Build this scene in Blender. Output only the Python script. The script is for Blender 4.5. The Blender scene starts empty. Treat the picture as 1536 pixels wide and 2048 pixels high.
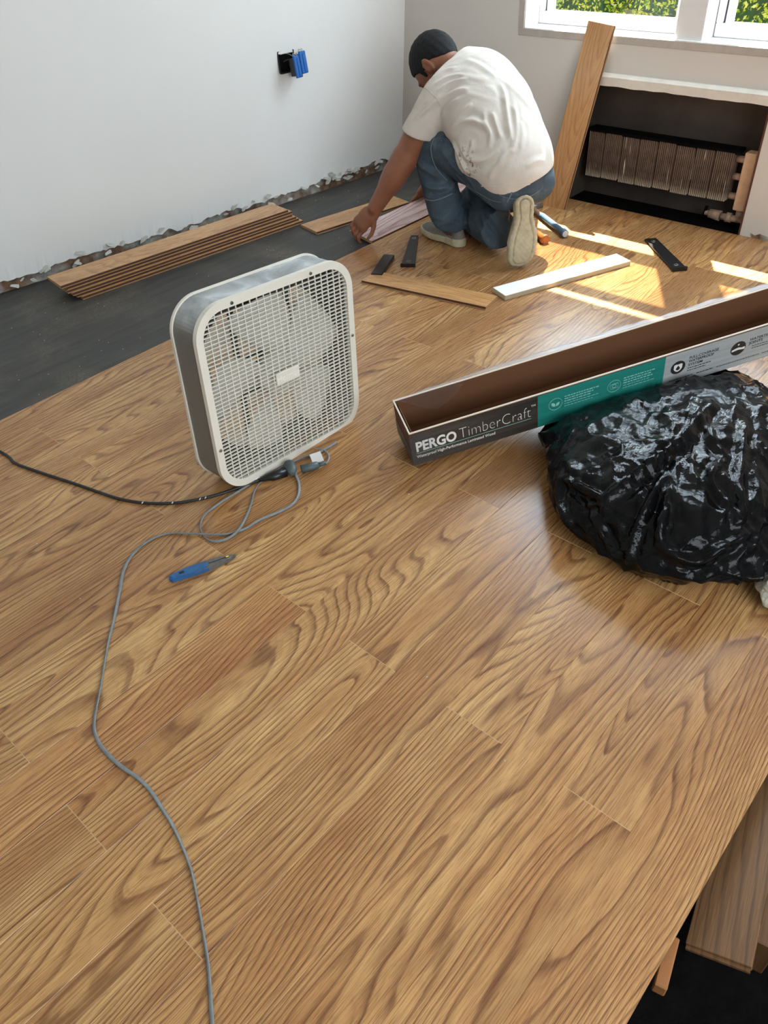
import bpy, bmesh, math, random
import numpy as np
from mathutils import Vector, Matrix, noise, Quaternion
from mathutils.bvhtree import BVHTree

sc = bpy.context.scene
COL = sc.collection
PI = math.pi

# ------------------------------------------------------------------ camera, sky, sun, lamps, exposure
CAM_H = 1.32624
CF = Vector((0.54657094, 0.52996889, -0.64837735))
CR = Vector((0.66381219, -0.74620276, -0.05034691))
CU = Vector((0.51050326, 0.40288264, 0.75965255))
FPX = 1546.1
cam_d = bpy.data.cameras.new('camera')
cam = bpy.data.objects.new('camera', cam_d)
COL.objects.link(cam)
m = Matrix.Identity(4)
for i in range(3):
    m[i][0] = CR[i]; m[i][1] = CU[i]; m[i][2] = -CF[i]
m[0][3], m[1][3], m[2][3] = 0, 0, CAM_H
cam.matrix_world = m
cam_d.sensor_fit = 'VERTICAL'
cam_d.sensor_height = 24.0
cam_d.lens = 24.0 * FPX / 2048.0
cam_d.clip_start = 0.02
sc.camera = cam

SUN_DIR = Vector((-1.0, -0.61, -2.184)).normalized()      # the way the light travels
sun_d = bpy.data.lights.new('sun', 'SUN')
sun_d.energy = 60.0
sun_d.angle = math.radians(0.6)
sun_d.color = (1.0, 0.95, 0.86)
sun = bpy.data.objects.new('sun', sun_d)
sun.rotation_mode = 'QUATERNION'
sun.rotation_quaternion = SUN_DIR.to_track_quat('-Z', 'Y')
COL.objects.link(sun)

world = bpy.data.worlds.new('sky')
sc.world = world
world.use_nodes = True
wn = world.node_tree.nodes
wbg = wn['Background']
wbg.inputs[0].default_value = (0.62, 0.80, 1.0, 1)
wbg.inputs[1].default_value = 2.6


def area(name, loc, target, sx, sy, power, color):
    d = bpy.data.lights.new(name, 'AREA')
    d.shape = 'RECTANGLE'; d.size = sx; d.size_y = sy; d.energy = power; d.color = color
    o = bpy.data.objects.new(name, d)
    o.location = loc
    o.rotation_mode = 'QUATERNION'
    o.rotation_quaternion = (Vector(target) - Vector(loc)).to_track_quat('-Z', 'Y')
    COL.objects.link(o)
    return o


# daylight entering through the window openings
area('window_daylight', (3.66, 1.90, 1.50), (2.4, 1.7, 0.6), 0.58, 1.35, 38, (0.72, 0.86, 1.0))
area('window_daylight', (3.66, 1.05, 1.50), (2.4, 0.9, 0.6), 0.66, 1.35, 43, (0.72, 0.86, 1.0))
# daylight of the windows behind the photographer
area('side_window_daylight', (0.3, -1.70, 1.55), (0.0, 2.2, 0.5), 2.4, 1.3, 66, (0.95, 0.98, 1.0))

sc.view_settings.view_transform = 'Standard'
sc.view_settings.look = 'None'
sc.view_settings.gamma = 1.0
sc.view_settings.use_curve_mapping = False
sc.view_settings.exposure = 0.0

# ------------------------------------------------------------------ pixel helpers (only to place things on the floor)


def ray(px, py):
    return CF + CR * ((px - 768) / FPX) - CU * ((py - 1024) / FPX)


def G(px, py, z=0.0):
    d = ray(px, py)
    t = (z - CAM_H) / d.z
    return Vector((d.x * t, d.y * t, z))


def WX(px, py, x):
    d = ray(px, py); t = x / d.x
    return Vector((x, d.y * t, CAM_H + d.z * t))


# ------------------------------------------------------------------ object helpers
def link(name, me, mat=None, parent=None, loc=None, rot=None):
    o = bpy.data.objects.new(name, me)
    COL.objects.link(o)
    if mat is not None and me is not None and len(me.materials) == 0:
        for mm in (mat if isinstance(mat, (list, tuple)) else [mat]):
            me.materials.append(mm)
    if parent is not None:
        o.parent = parent
    if loc is not None:
        o.location = loc
    if rot is not None:
        o.rotation_euler = rot
    return o


def obj(name, bm, mat=None, parent=None, loc=None, rot=None, smooth=False):
    me = bpy.data.meshes.new(name)
    bm.to_mesh(me); bm.free()
    if smooth:
        me.shade_smooth()
    return link(name, me, mat, parent, loc, rot)


def tag(o, label=None, cat=None, group=None, kind=None):
    if label: o['label'] = label
    if cat: o['category'] = cat
    if group: o['group'] = group
    if kind: o['kind'] = kind
    return o


def thing(name, label, cat, loc=(0, 0, 0), rot=(0, 0, 0), group=None):
    o = bpy.data.objects.new(name, None)
    COL.objects.link(o)
    o.empty_display_size = 0.05
    o.location = loc; o.rotation_euler = rot
    return tag(o, label, cat, group)


def place(o, origin, xa, ya, za):
    M = Matrix.Identity(4)
    for i in range(3):
        M[i][0] = xa[i]; M[i][1] = ya[i]; M[i][2] = za[i]; M[i][3] = origin[i]
    o.matrix_world = M
    return o


def add_box(bm, x0, x1, y0, y1, z0, z1, mat=0, bevel=0.0, seg=1):
    vs = [bm.verts.new((x, y, z)) for x in (x0, x1) for y in (y0, y1) for z in (z0, z1)]
    fs = []
    for q in ((0, 1, 3, 2), (4, 6, 7, 5), (0, 4, 5, 1), (2, 3, 7, 6), (0, 2, 6, 4), (1, 5, 7, 3)):
        f = bm.faces.new([vs[i] for i in q]); f.material_index = mat; fs.append(f)
    if bevel > 0:
        es = list({e for f in fs for e in f.edges})
        bmesh.ops.bevel(bm, geom=es, offset=bevel, segments=seg, affect='EDGES', profile=0.5)
    return vs


def box_mesh(x0, x1, y0, y1, z0, z1, bevel=0.0, seg=1):
    bm = bmesh.new(); add_box(bm, x0, x1, y0, y1, z0, z1, 0, bevel, seg); return bm


def add_cyl(bm, p, q, r0, r1=None, n=16, caps=True, mat=0):
    r1 = r0 if r1 is None else r1
    p = Vector(p); q = Vector(q); a = (q - p).normalized()
    u = a.orthogonal().normalized(); v = a.cross(u)
    A = [bm.verts.new(p + (u * math.cos(2 * PI * i / n) + v * math.sin(2 * PI * i / n)) * r0) for i in range(n)]
    B = [bm.verts.new(q + (u * math.cos(2 * PI * i / n) + v * math.sin(2 * PI * i / n)) * r1) for i in range(n)]
    for i in range(n):
        f = bm.faces.new((A[i], A[(i + 1) % n], B[(i + 1) % n], B[i])); f.smooth = True; f.material_index = mat
    if caps:
        f = bm.faces.new(A[::-1]); f.material_index = mat
        f = bm.faces.new(B); f.material_index = mat


def catmull(P, sub=8):
    P = [Vector(p) for p in P]
    out = []
    for i in range(len(P) - 1):
        p0 = P[max(i - 1, 0)]; p1 = P[i]; p2 = P[i + 1]; p3 = P[min(i + 2, len(P) - 1)]
        for k in range(sub):
            t = k / sub
            out.append(0.5 * ((2 * p1) + (p2 - p0) * t + (2 * p0 - 5 * p1 + 4 * p2 - p3) * t * t + (3 * p1 - p0 - 3 * p2 + p3) * t ** 3))
    out.append(P[-1])
    return out


def add_tube(bm, pts, r, n=8, ry=None, twist=0.0, mat=0, closed=False):
    ry = r if ry is None else ry
    rings = []
    prev = None
    L = len(pts)
    dist = 0.0
    for i, p in enumerate(pts):
        p = Vector(p)
        a = (Vector(pts[min(i + 1, L - 1)]) - Vector(pts[max(i - 1, 0)]))
        a = a.normalized() if a.length > 1e-9 else Vector((1, 0, 0))
        if i: dist += (p - Vector(pts[i - 1])).length
        if prev is None:
            u = a.cross(Vector((0, 0, 1)))
            u = u.normalized() if u.length > 1e-3 else a.orthogonal().normalized()
        else:
            u = (prev - a * prev.dot(a)).normalized()
        prev = u
        v = u.cross(a).normalized()
        th = twist * dist
        uu = u * math.cos(th) + v * math.sin(th); vv = v * math.cos(th) - u * math.sin(th)
        rr = r[i] if isinstance(r, (list, tuple)) else r
        r2 = ry[i] if isinstance(ry, (list, tuple)) else ry
        rings.append([bm.verts.new(p + uu * math.cos(2 * PI * k / n) * rr + vv * math.sin(2 * PI * k / n) * r2) for k in range(n)])
    for a, b in zip(rings, rings[1:]):
        for k in range(n):
            f = bm.faces.new((a[k], a[(k + 1) % n], b[(k + 1) % n], b[k])); f.smooth = True; f.material_index = mat
    if not closed:
        for rg, s in ((rings[0], -1), (rings[-1], 1)):
            f = bm.faces.new(rg if s > 0 else rg[::-1]); f.material_index = mat


def add_prism(bm, poly, z0, z1, mat=0, axis='z'):
    """poly: list of 2D points; extruded from z0 to z1 along the axis."""
    def P(a, b, c):
        return {'z': (a, b, c), 'y': (a, c, b), 'x': (c, a, b)}[axis]
    A = [bm.verts.new(P(x, y, z0)) for x, y in poly]
    B = [bm.verts.new(P(x, y, z1)) for x, y in poly]
    n = len(poly)
    fs = [bm.faces.new(A[::-1]), bm.faces.new(B)]
    for i in range(n):
        fs.append(bm.faces.new((A[i], A[(i + 1) % n], B[(i + 1) % n], B[i])))
    for f in fs: f.material_index = mat
    return fs


def rrect(x0, x1, y0, y1, r, n=8):
    out = []
    for cx, cy, a0 in ((x1 - r, y1 - r, 0), (x0 + r, y1 - r, 90), (x0 + r, y0 + r, 180), (x1 - r, y0 + r, 270)):
        for k in range(n + 1):
            a = math.radians(a0 + 90 * k / n)
            out.append((cx + r * math.cos(a), cy + r * math.sin(a)))
    return out


def text_mesh(body, size, extrude=0.0004, offset=0.0, align='LEFT'):
    c = bpy.data.curves.new('lettering', 'FONT')
    c.body = body; c.size = size; c.extrude = extrude; c.offset = offset; c.align_x = align
    c.resolution_u = 4
    o = bpy.data.objects.new('lettering', c)
    COL.objects.link(o)
    bpy.context.view_layer.update()
    me = bpy.data.meshes.new_from_object(o.evaluated_get(bpy.context.evaluated_depsgraph_get()))
    bpy.data.objects.remove(o)
    bpy.data.curves.remove(c)
    me.name = 'lettering'
    me.materials.clear()
    return me


# ------------------------------------------------------------------ signed distance modelling -> one continuous surface
def sd_cone(P, a, b, ra, rb):
    a = np.array(a, float); b = np.array(b, float)
    ab = b - a
    t = np.clip(((P - a) @ ab) / (ab @ ab), 0, 1)
    return np.linalg.norm(P - a - t[..., None] * ab, axis=-1) - (ra + (rb - ra) * t)


def sd_ell(P, c, rad, ax=None):
    q = P - np.array(c, float)
    if ax is not None:
        q = q @ np.array(ax, float).T
    rad = np.array(rad, float)
    k = np.linalg.norm(q / rad, axis=-1)
    k2 = np.linalg.norm(q / rad ** 2, axis=-1)
    return k * (k - 1) / np.maximum(k2, 1e-6)


def smin(a, b, k):
    h = np.clip(0.5 + 0.5 * (b - a) / k, 0, 1)
    return b * (1 - h) + a * h - k * h * (1 - h)


def smax(a, b, k):
    return -smin(-a, -b, k)


def frame(x, z):
    """rows: unit axes built from a forward x and an approximate z"""
    x = np.array(x, float); x /= np.linalg.norm(x)
    z = np.array(z, float); z = z - x * (z @ x); z /= np.linalg.norm(z)
    y = np.cross(z, x)
    return np.array([x, y, z])


def sdf_mesh(name, f, lo, hi, res, origin=(0, 0, 0), smooth_iter=1):
    lo = np.array(lo, float); hi = np.array(hi, float)
    n = np.maximum(np.ceil((hi - lo) / res).astype(int) + 1, 3)
    ax = [lo[i] + res * np.arange(n[i]) for i in range(3)]
    X, Y, Z = np.meshgrid(*ax, indexing='ij')
    D = f(np.stack([X, Y, Z], -1))
    S = D < 0
    nx, ny, nz = n
    c = np.zeros((nx - 1, ny - 1, nz - 1), int)
    for dx in (0, 1):
        for dy in (0, 1):
            for dz in (0, 1):
                c += S[dx:nx - 1 + dx, dy:ny - 1 + dy, dz:nz - 1 + dz]
    act = (c > 0) & (c < 8)
    idx = -np.ones(act.shape, int)
    cells = np.argwhere(act)
    idx[act] = np.arange(len(cells))
    acc = np.zeros((len(cells), 3)); cnt = np.zeros(len(cells))
    corners = [(0, 0, 0), (1, 0, 0), (0, 1, 0), (1, 1, 0), (0, 0, 1), (1, 0, 1), (0, 1, 1), (1, 1, 1)]
    edges = [(0, 1), (2, 3), (4, 5), (6, 7), (0, 2), (1, 3), (4, 6), (5, 7), (0, 4), (1, 5), (2, 6), (3, 7)]
    dv = [D[tuple((cells + np.array(k)).T)] for k in corners]
    for a, b in edges:
        da, db = dv[a], dv[b]
        mk = (da < 0) != (db < 0)
        t = np.where(mk, da / np.where(mk, da - db, 1), 0)
        p = np.array(corners[a]) + t[:, None] * (np.array(corners[b]) - np.array(corners[a]))
        acc[mk] += p[mk]; cnt[mk] += 1
    V = lo + (cells + acc / cnt[:, None]) * res
    F = []
    for axis in range(3):
        a1, a2 = [(1, 2), (2, 0), (0, 1)][axis]
        sl0 = [slice(None)] * 3; sl1 = [slice(None)] * 3
        sl0[axis] = slice(0, -1); sl1[axis] = slice(1, None)
        s0 = S[tuple(sl0)]; s1 = S[tuple(sl1)]
        e = np.argwhere(s0 != s1)
        ok = (e[:, a1] > 0) & (e[:, a2] > 0) & (e[:, a1] < n[a1] - 1) & (e[:, a2] < n[a2] - 1)
        e = e[ok]
        flip = s0[tuple(e.T)]
        q = []
        for o1, o2 in ((-1, -1), (0, -1), (0, 0), (-1, 0)):
            k = e.copy(); k[:, a1] += o1; k[:, a2] += o2
            q.append(idx[tuple(k.T)])
        q = np.stack(q, 1)
        q[~flip] = q[~flip][:, ::-1]
        F.append(q)
    F = np.concatenate(F)
    F = F[(F >= 0).all(1)]
    for _ in range(smooth_iter):
        s = np.zeros_like(V); w = np.zeros(len(V))
        for a, b in ((0, 1), (1, 2), (2, 3), (3, 0)):
            np.add.at(s, F[:, a], V[F[:, b]]); np.add.at(w, F[:, a], 1)
            np.add.at(s, F[:, b], V[F[:, a]]); np.add.at(w, F[:, b], 1)
        V = 0.5 * V + 0.5 * s / np.maximum(w, 1)[:, None]
    V = V - np.array(origin, float)
    me = bpy.data.meshes.new(name)
    me.from_pydata(V.tolist(), [], F.tolist())
    me.shade_smooth()
    me.update()
    return me


def press_folds(me, org, lines, view=None):
    """raise sharp cloth or film folds: each line is (pixel list, height, width); it is laid on the surface and the mesh is drawn out along it"""
    n = len(me.vertices)
    V = np.empty(n * 3); me.vertices.foreach_get('co', V); V = V.reshape(-1, 3)
    Nn = np.empty(n * 3); me.vertex_normals.foreach_get('vector', Nn); Nn = Nn.reshape(-1, 3)
    bvh = BVHTree.FromPolygons([tuple(v) for v in V + np.array(org)], [p.vertices[:] for p in me.polygons])
    D = np.zeros(n)
    W_ = V + np.array(org)
    for pxs, A, w in lines:
        P = []
        for p in catmull([(x, y, 0) for x, y in pxs], 6):
            h_ = bvh.ray_cast(Vector((0, 0, CAM_H)), ray(p.x, p.y).normalized())
            if h_[0] is not None: P.append(np.array(h_[0]))
        if len(P) < 2: continue
        P = np.array(P)
        lo, hi = P.min(0) - 4 * w, P.max(0) + 4 * w
        idx = np.where(((W_ > lo) & (W_ < hi)).all(1))[0]
        if len(idx) == 0: continue
        Q = W_[idx]
        best = np.full(len(idx), 9.0); tpar = np.zeros(len(idx))
        for i in range(len(P) - 1):
            ab = P[i + 1] - P[i]
            if ab @ ab < 1e-10 or ab @ ab > 0.01: continue
            t = np.clip(((Q - P[i]) @ ab) / (ab @ ab), 0, 1)
            d = np.linalg.norm(Q - P[i] - t[:, None] * ab, axis=1)
            mk = d < best
            best[mk] = d[mk]; tpar[mk] = (i + t[mk]) / (len(P) - 1)
        env = np.clip(np.sin(np.clip(tpar, 0.02, 0.98) * PI) * 1.6, 0, 1)
        D[idx] += A * env * (np.exp(-(best / w) ** 1.5) - 0.45 * np.exp(-((best - 2.2 * w) / (1.1 * w)) ** 2))
    V = V + Nn * D[:, None]
    me.vertices.foreach_set('co', V.ravel()); me.update()


def zoomed(x0, y0, k, pts):
    return [(x0 + x / k, y0 + y / k) for x, y in pts]


# ------------------------------------------------------------------ materials
class NT:
    def __init__(s, name):
        s.m = bpy.data.materials.new(name); s.m.use_nodes = True
        s.t = s.m.node_tree; s.b = s.t.nodes['Principled BSDF']; s.out = s.t.nodes['Material Output']

    def n(s, typ, **kw):
        x = s.t.nodes.new(typ)
        for k, v in kw.items(): setattr(x, k, v)
        return x

    def l(s, a, b): s.t.links.new(a, b)

    def math(s, op, a, b=None, clamp=False):
        x = s.n('ShaderNodeMath', operation=op); x.use_clamp = clamp
        for i, v in enumerate((a, b)):
            if v is None: continue
            if isinstance(v, (int, float)): x.inputs[i].default_value = v
            else: s.l(v, x.inputs[i])
        return x.outputs[0]

    def noise(s, vec, scale, detail=2, rough=0.5, dist=0.0):
        x = s.n('ShaderNodeTexNoise')
        x.inputs['Scale'].default_value = scale; x.inputs['Detail'].default_value = detail
        x.inputs['Roughness'].default_value = rough; x.inputs['Distortion'].default_value = dist
        if vec is not None: s.l(vec, x.inputs['Vector'])
        return x.outputs['Fac']

    def ramp(s, fac, stops, interp='LINEAR'):
        x = s.n('ShaderNodeValToRGB'); r = x.color_ramp; r.interpolation = interp
        while len(r.elements) < len(stops): r.elements.new(0.5)
        for e, (p, c) in zip(r.elements, stops):
            e.position = p; e.color = (*c, 1) if len(c) == 3 else c
        s.l(fac, x.inputs[0]); return x.outputs[0]

    def mix(s, fac, a, b, mode='MIX'):
        x = s.n('ShaderNodeMix', data_type='RGBA', blend_type=mode)
        for i, v in ((0, fac), (6, a), (7, b)):
            if isinstance(v, (int, float)): x.inputs[i].default_value = v
            elif isinstance(v, tuple): x.inputs[i].default_value = (*v, 1) if len(v) == 3 else v
            else: s.l(v, x.inputs[i])
        return x.outputs[2]

    def map(s, vec, scale=(1, 1, 1), loc=(0, 0, 0)):
        x = s.n('ShaderNodeMapping'); x.inputs['Scale'].default_value = scale; x.inputs['Location'].default_value = loc
        s.l(vec, x.inputs['Vector']); return x.outputs[0]

    def bump(s, h, strength, dist=0.002):
        x = s.n('ShaderNodeBump'); x.inputs['Strength'].default_value = strength; x.inputs['Distance'].default_value = dist
        s.l(h, x.inputs['Height']); s.l(x.outputs[0], s.b.inputs['Normal'])

    def set(s, **kw):
        for k, v in kw.items():
            k = {'color': 'Base Color', 'rough': 'Roughness', 'metal': 'Metallic', 'spec': 'Specular IOR Level', 'coat': 'Coat Weight',
                 'coat_rough': 'Coat Roughness', 'sheen': 'Sheen Weight', 'sss': 'Subsurface Weight', 'alpha': 'Alpha'}[k]
            if isinstance(v, tuple): s.b.inputs[k].default_value = (*v, 1)
            elif isinstance(v, (int, float)): s.b.inputs[k].default_value = v
            else: s.l(v, s.b.inputs[k])
        return s


def srgb(r, g, b):
    f = lambda c: ((c / 255 + 0.055) / 1.055) ** 2.4 if c > 10 else c / 255 / 12.92
    return (f(r), f(g), f(b))


def plain(name, col, rough=0.5, metal=0.0, spec=0.5, var=0.0, scale=20, bump=0.0, bdist=0.001, **kw):
    t = NT(name)
    t.set(rough=rough, metal=metal, spec=spec, **kw)
    tc = t.n('ShaderNodeTexCoord').outputs['Object']
    f = t.noise(tc, scale, 4, 0.6)
    dark = tuple(c * (1 - var) for c in col); light = tuple(min(1, c * (1 + var)) for c in col)
    t.set(color=t.ramp(f, [(0.3, dark), (0.7, light)]) if var > 0 else col)
    if bump: t.bump(t.noise(tc, scale * 3, 3), bump, bdist)
    return t.m


def wood_material(name, light, mid, dark, contrast=1.0, hue_var=1.0, rough=0.28, k=19.0, spec=0.55):
    t = NT(name)
    tc = t.n('ShaderNodeTexCoord').outputs['Object']
    rnd = t.n('ShaderNodeObjectInfo').outputs['Random']
    off = t.n('ShaderNodeCombineXYZ')
    t.l(t.math('MULTIPLY', rnd, 37.0), off.inputs[0]); t.l(t.math('MULTIPLY', rnd, 91.0), off.inputs[1]); t.l(t.math('MULTIPLY', rnd, 53.0), off.inputs[2])
    sep = t.n('ShaderNodeSeparateXYZ'); t.l(tc, sep.inputs[0])
    flat = t.n('ShaderNodeCombineXYZ'); t.l(sep.outputs[0], flat.inputs[0]); t.l(sep.outputs[1], flat.inputs[1])
    add = t.n('ShaderNodeVectorMath', operation='ADD'); t.l(flat.outputs[0], add.inputs[0]); t.l(off.outputs[0], add.inputs[1])
    v = add.outputs[0]
    n1 = t.noise(t.map(v, (0.85, 5.0, 1)), 1.0, 1.0, 0.4, 0.25)
    n2 = t.noise(t.map(v, (4.0, 16.0, 1)), 1.0, 2.5, 0.5, 0.4)
    n3 = t.noise(t.map(v, (2.2, 10.0, 1), (3, 5, 0)), 1.0, 2.0, 0.5)
    # height field whose level lines are the growth rings
    tilt = t.math('MULTIPLY', t.math('SUBTRACT', t.math('FRACT', t.math('MULTIPLY', rnd, 7.31)), 0.5), 240.0)
    h = t.math('MULTIPLY', n1, k * 1.5)
    h = t.math('ADD', h, t.math('MULTIPLY', n2, 1.45))
    h = t.math('ADD', h, t.math('MULTIPLY', sep.outputs[1], tilt))
    h = t.math('ADD', h, t.math('MULTIPLY', sep.outputs[1], 12.0))
    fr = t.math('FRACT', h)
    ring = t.ramp(fr, [(0.0, (.12,) * 3), (0.30, (.0,) * 3), (0.62, (.25,) * 3), (0.86, (1,) * 3), (0.94, (.85,) * 3), (1.0, (.12,) * 3)])
    fr2 = t.math('FRACT', t.math('MULTIPLY', h, 2.7))
    ring2 = t.ramp(fr2, [(0.0, (0,) * 3), (0.55, (.2,) * 3), (0.85, (1,) * 3), (1.0, (0,) * 3)])
    # fine pores running along the board
    po = t.noise(t.map(v, (14, 620, 1)), 1.0, 3.0, 0.65)
    po2 = t.noise(t.map(v, (5, 170, 1)), 1.0, 3.0, 0.6)
    base = t.mix(t.ramp(n3, [(0.33, (0,) * 3), (0.68, (1,) * 3)]), light, mid)
    st = t.math('MULTIPLY', ring, 0.78 * contrast)
    st = t.math('ADD', st, t.math('MULTIPLY', ring2, 0.20 * contrast))
    st = t.math('MULTIPLY', st, t.ramp(po2, [(0.3, (.55,) * 3), (0.65, (1.0,) * 3)]), clamp=True)
    colr = t.mix(st, base, dark)
    colr = t.mix(t.math('MULTIPLY', t.ramp(po, [(0.42, (1,) * 3), (0.56, (0,) * 3)]), 0.42 * contrast), colr, dark)
    zone = t.noise(t.map(v, (1.6, 9.0, 1), (11, 2, 0)), 1.0, 1.5, 0.5)
    colr = t.mix(1.0, colr, t.ramp(zone, [(0.40, (1.04, 1.04, 1.03)), (0.62, (0.86, 0.79, 0.75))]), 'MULTIPLY')
    # board to board tint
    rr = t.math('FRACT', t.math('MULTIPLY', rnd, 3.77))
    tint = t.ramp(rr, [(0.0, (0.76, 0.69, 0.65)), (0.25, (0.98, 0.95, 0.91)), (0.5, (0.88, 0.83, 0.80)), (0.75, (1.06, 1.07, 1.04)), (1.0, (0.97, 0.86, 0.79))])
    colr = t.mix(hue_var, colr, tint, 'MULTIPLY')
    t.set(color=colr, rough=t.math('ADD', t.math('MULTIPLY', po, 0.10), rough - 0.05), spec=spec)
    t.bump(t.math('ADD', t.math('MULTIPLY', po2, 0.8), po), 0.16, 0.0008)
    return t.m


M = {}
M['oak'] = wood_material('oak_laminate', srgb(214, 174, 118), srgb(190, 143, 91), srgb(108, 66, 38), contrast=1.1)
M['oak_plank'] = wood_material('oak_plank', srgb(210, 166, 114), srgb(196, 148, 96), srgb(140, 92, 56), contrast=0.7, hue_var=0.35)
M['pine_shaded'] = wood_material('shaded_pine_board', srgb(124, 90, 56), srgb(106, 76, 46), srgb(60, 38, 20), contrast=0.8, hue_var=0.2, rough=0.5, k=9)  # darkened pine: shade past the floor edge put into its colour
M['core'] = plain('fibreboard_core', srgb(166, 128, 86), 0.8, var=0.12, scale=60)
M['lip'] = plain('dark_lip', srgb(84, 50, 34), 0.7, var=0.1, scale=60)
M['backing'] = plain('grey_backing', srgb(150, 138, 120), 0.7)


def wall_paint():
    t = NT('matt_wall_paint')
    tc = t.n('ShaderNodeTexCoord').outputs['Object']
    f = t.noise(tc, 1.3, 3, 0.5)
    t.set(color=t.ramp(f, [(0.3, srgb(226, 225, 221)), (0.7, srgb(233, 232, 228))]), rough=0.75, spec=0.25)
    t.bump(t.noise(tc, 60, 3), 0.06, 0.002)
    return t.m


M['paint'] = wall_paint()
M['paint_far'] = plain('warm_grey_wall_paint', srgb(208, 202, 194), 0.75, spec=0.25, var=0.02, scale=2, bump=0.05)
M['trim_paint'] = plain('window_reveal_paint', srgb(232, 232, 230), 0.5, var=0.03, scale=30, bump=0.1)
M['taupe'] = plain('taupe_corner_bead', srgb(178, 168, 158), 0.7, var=0.08, scale=40, bump=0.15)
M['mullion'] = plain('pale_grey_mullion', srgb(222, 218, 214), 0.6, var=0.02)
M['vinyl'] = plain('white_window_vinyl', srgb(240, 241, 243), 0.3)
M['gasket'] = plain('dark_gasket', srgb(70, 68, 80), 0.5)


def plaster_rubble():
    t = NT('exposed_masonry')
    tc = t.n('ShaderNodeTexCoord').outputs['Object']
    a = t.noise(tc, 30, 4, 0.6); b = t.noise(tc, 9, 2, 0.5)
    c = t.mix(t.ramp(b, [(0.42, (0,) * 3), (0.58, (1,) * 3)]), t.ramp(a, [(0.3, srgb(96, 72, 58)), (0.7, srgb(150, 120, 98))]), t.ramp(a, [(0.3, srgb(128, 126, 118)), (0.7, srgb(186, 182, 170))]))
    t.set(color=c, rough=0.95, spec=0.1)
    t.bump(a, 0.8, 0.006)
    return t.m


M['rubble'] = plaster_rubble()
M['flake'] = plain('broken_plaster', srgb(196, 194, 184), 0.85, var=0.14, scale=45, bump=0.5, bdist=0.003)


def underlay_mat():
    t = NT('black_foam_underlay')
    tc = t.n('ShaderNodeTexCoord').outputs['Object']
    d1 = t.noise(tc, 2.6, 4, 0.6, 0.4)
    d2 = t.noise(t.map(tc, (3, 30, 1)), 1.0, 4, 0.6)
    d3 = t.noise(tc, 140, 3, 0.7)
    base = t.ramp(d2, [(0.3, srgb(46, 45, 43)), (0.75, srgb(72, 71, 68))])
    dust = t.math('MULTIPLY', t.ramp(d1, [(0.50, (0,) * 3), (0.74, (1,) * 3)]), t.ramp(d3, [(0.45, (0.15,) * 3), (0.68, (1,) * 3)]))
    c = t.mix(t.math('MULTIPLY', dust, 0.42), base, srgb(168, 150, 118))
    t.set(color=c, rough=0.55, spec=0.55)
    t.bump(t.noise(tc, 260, 2), 0.12, 0.001)
    return t.m


M['underlay'] = underlay_mat()
M['recess_brown'] = plain('dark_brown_recess', srgb(62, 54, 48), 0.9, var=0.35, scale=4, bump=0.4)  # mottled dark brown for the recess back and side
M['matt_black'] = plain('rough_black', srgb(12, 11, 11), 0.95, spec=0.06, var=0.4, scale=30, bump=0.6, bdist=0.004)  # near-black with random variation, for several dark parts
M['block'] = plain('orange_brown_offcut', srgb(150, 98, 54), 0.7, var=0.1)
M['stone'] = plain('cream_painted_ledge', srgb(214, 206, 194), 0.7, var=0.06, scale=25, bump=0.35, bdist=0.003)


def radiator_mat():
    t = NT('rusty_brown_radiator')
    tc = t.n('ShaderNodeTexCoord').outputs['Object']
    a = t.noise(tc, 22, 4, 0.6)
    rd_ = t.n('ShaderNodeVectorMath', operation='ADD'); t.l(tc, rd_.inputs[0])
    cb_ = t.n('ShaderNodeCombineXYZ'); t.l(t.math('MULTIPLY', t.n('ShaderNodeObjectInfo').outputs['Random'], 9.0), cb_.inputs[1]); t.l(cb_.outputs[0], rd_.inputs[1])
    drip = t.noise(t.map(rd_.outputs[0], (1, 120, 5)), 1.0, 2, 0.5)
    base = t.ramp(a, [(0.3, srgb(78, 62, 52)), (0.7, srgb(116, 96, 82))])
    sep = t.n('ShaderNodeSeparateXYZ'); t.l(tc, sep.inputs[0])
    low = t.ramp(sep.outputs[2], [(0.0, (.10,) * 3), (0.035, (0,) * 3)])
    mk = t.math('ADD', t.ramp(drip, [(0.66, (0,) * 3), (0.70, (1,) * 3)]), t.math('MULTIPLY', low, 6.0), clamp=True)
    t.set(color=t.mix(t.math('MULTIPLY', mk, 0.85), base, srgb(206, 196, 174)), rough=0.7)
    t.bump(a, 0.3, 0.002)
    return t.m


M['radiator'] = radiator_mat()
M['pipe'] = plain('old_painted_pipe', srgb(158, 132, 112), 0.8, var=0.25, scale=45, bump=0.8, bdist=0.004)
M['endcap'] = plain('peach_painted_casting', srgb(206, 170, 140), 0.8, var=0.12, scale=30, bump=0.6, bdist=0.003)

# fan
M['fan_steel'] = NT('grey_steel_top_glare')
_t = M['fan_steel']
_tc = _t.n('ShaderNodeTexCoord').outputs['Object']
_f = _t.noise(_tc, 9, 4, 0.6, 0.6)
_g = _t.n('ShaderNodeSeparateXYZ'); _t.l(_t.n('ShaderNodeNewGeometry').outputs['True Normal'], _g.inputs[0])
_up = _t.ramp(_g.outputs[2], [(0.35, (0,) * 3), (0.8, (1,) * 3)])
_glare = _t.ramp(_f, [(0.35, srgb(138, 142, 142)), (0.52, srgb(168, 173, 174)), (0.66, srgb(204, 208, 210))])  # upward faces paler: window glare put into the mottled steel colour
_t.set(color=_t.mix(_up, srgb(112, 110, 104), _glare), rough=0.42, spec=0.5)
M['fan_steel'] = _t.m
M['fan_plastic'] = plain('cream_fan_plastic', srgb(222, 217, 204), 0.42, var=0.03, scale=12)
M['fan_blade'] = plain('milky_fan_blade', srgb(210, 208, 200), 0.35)
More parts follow.
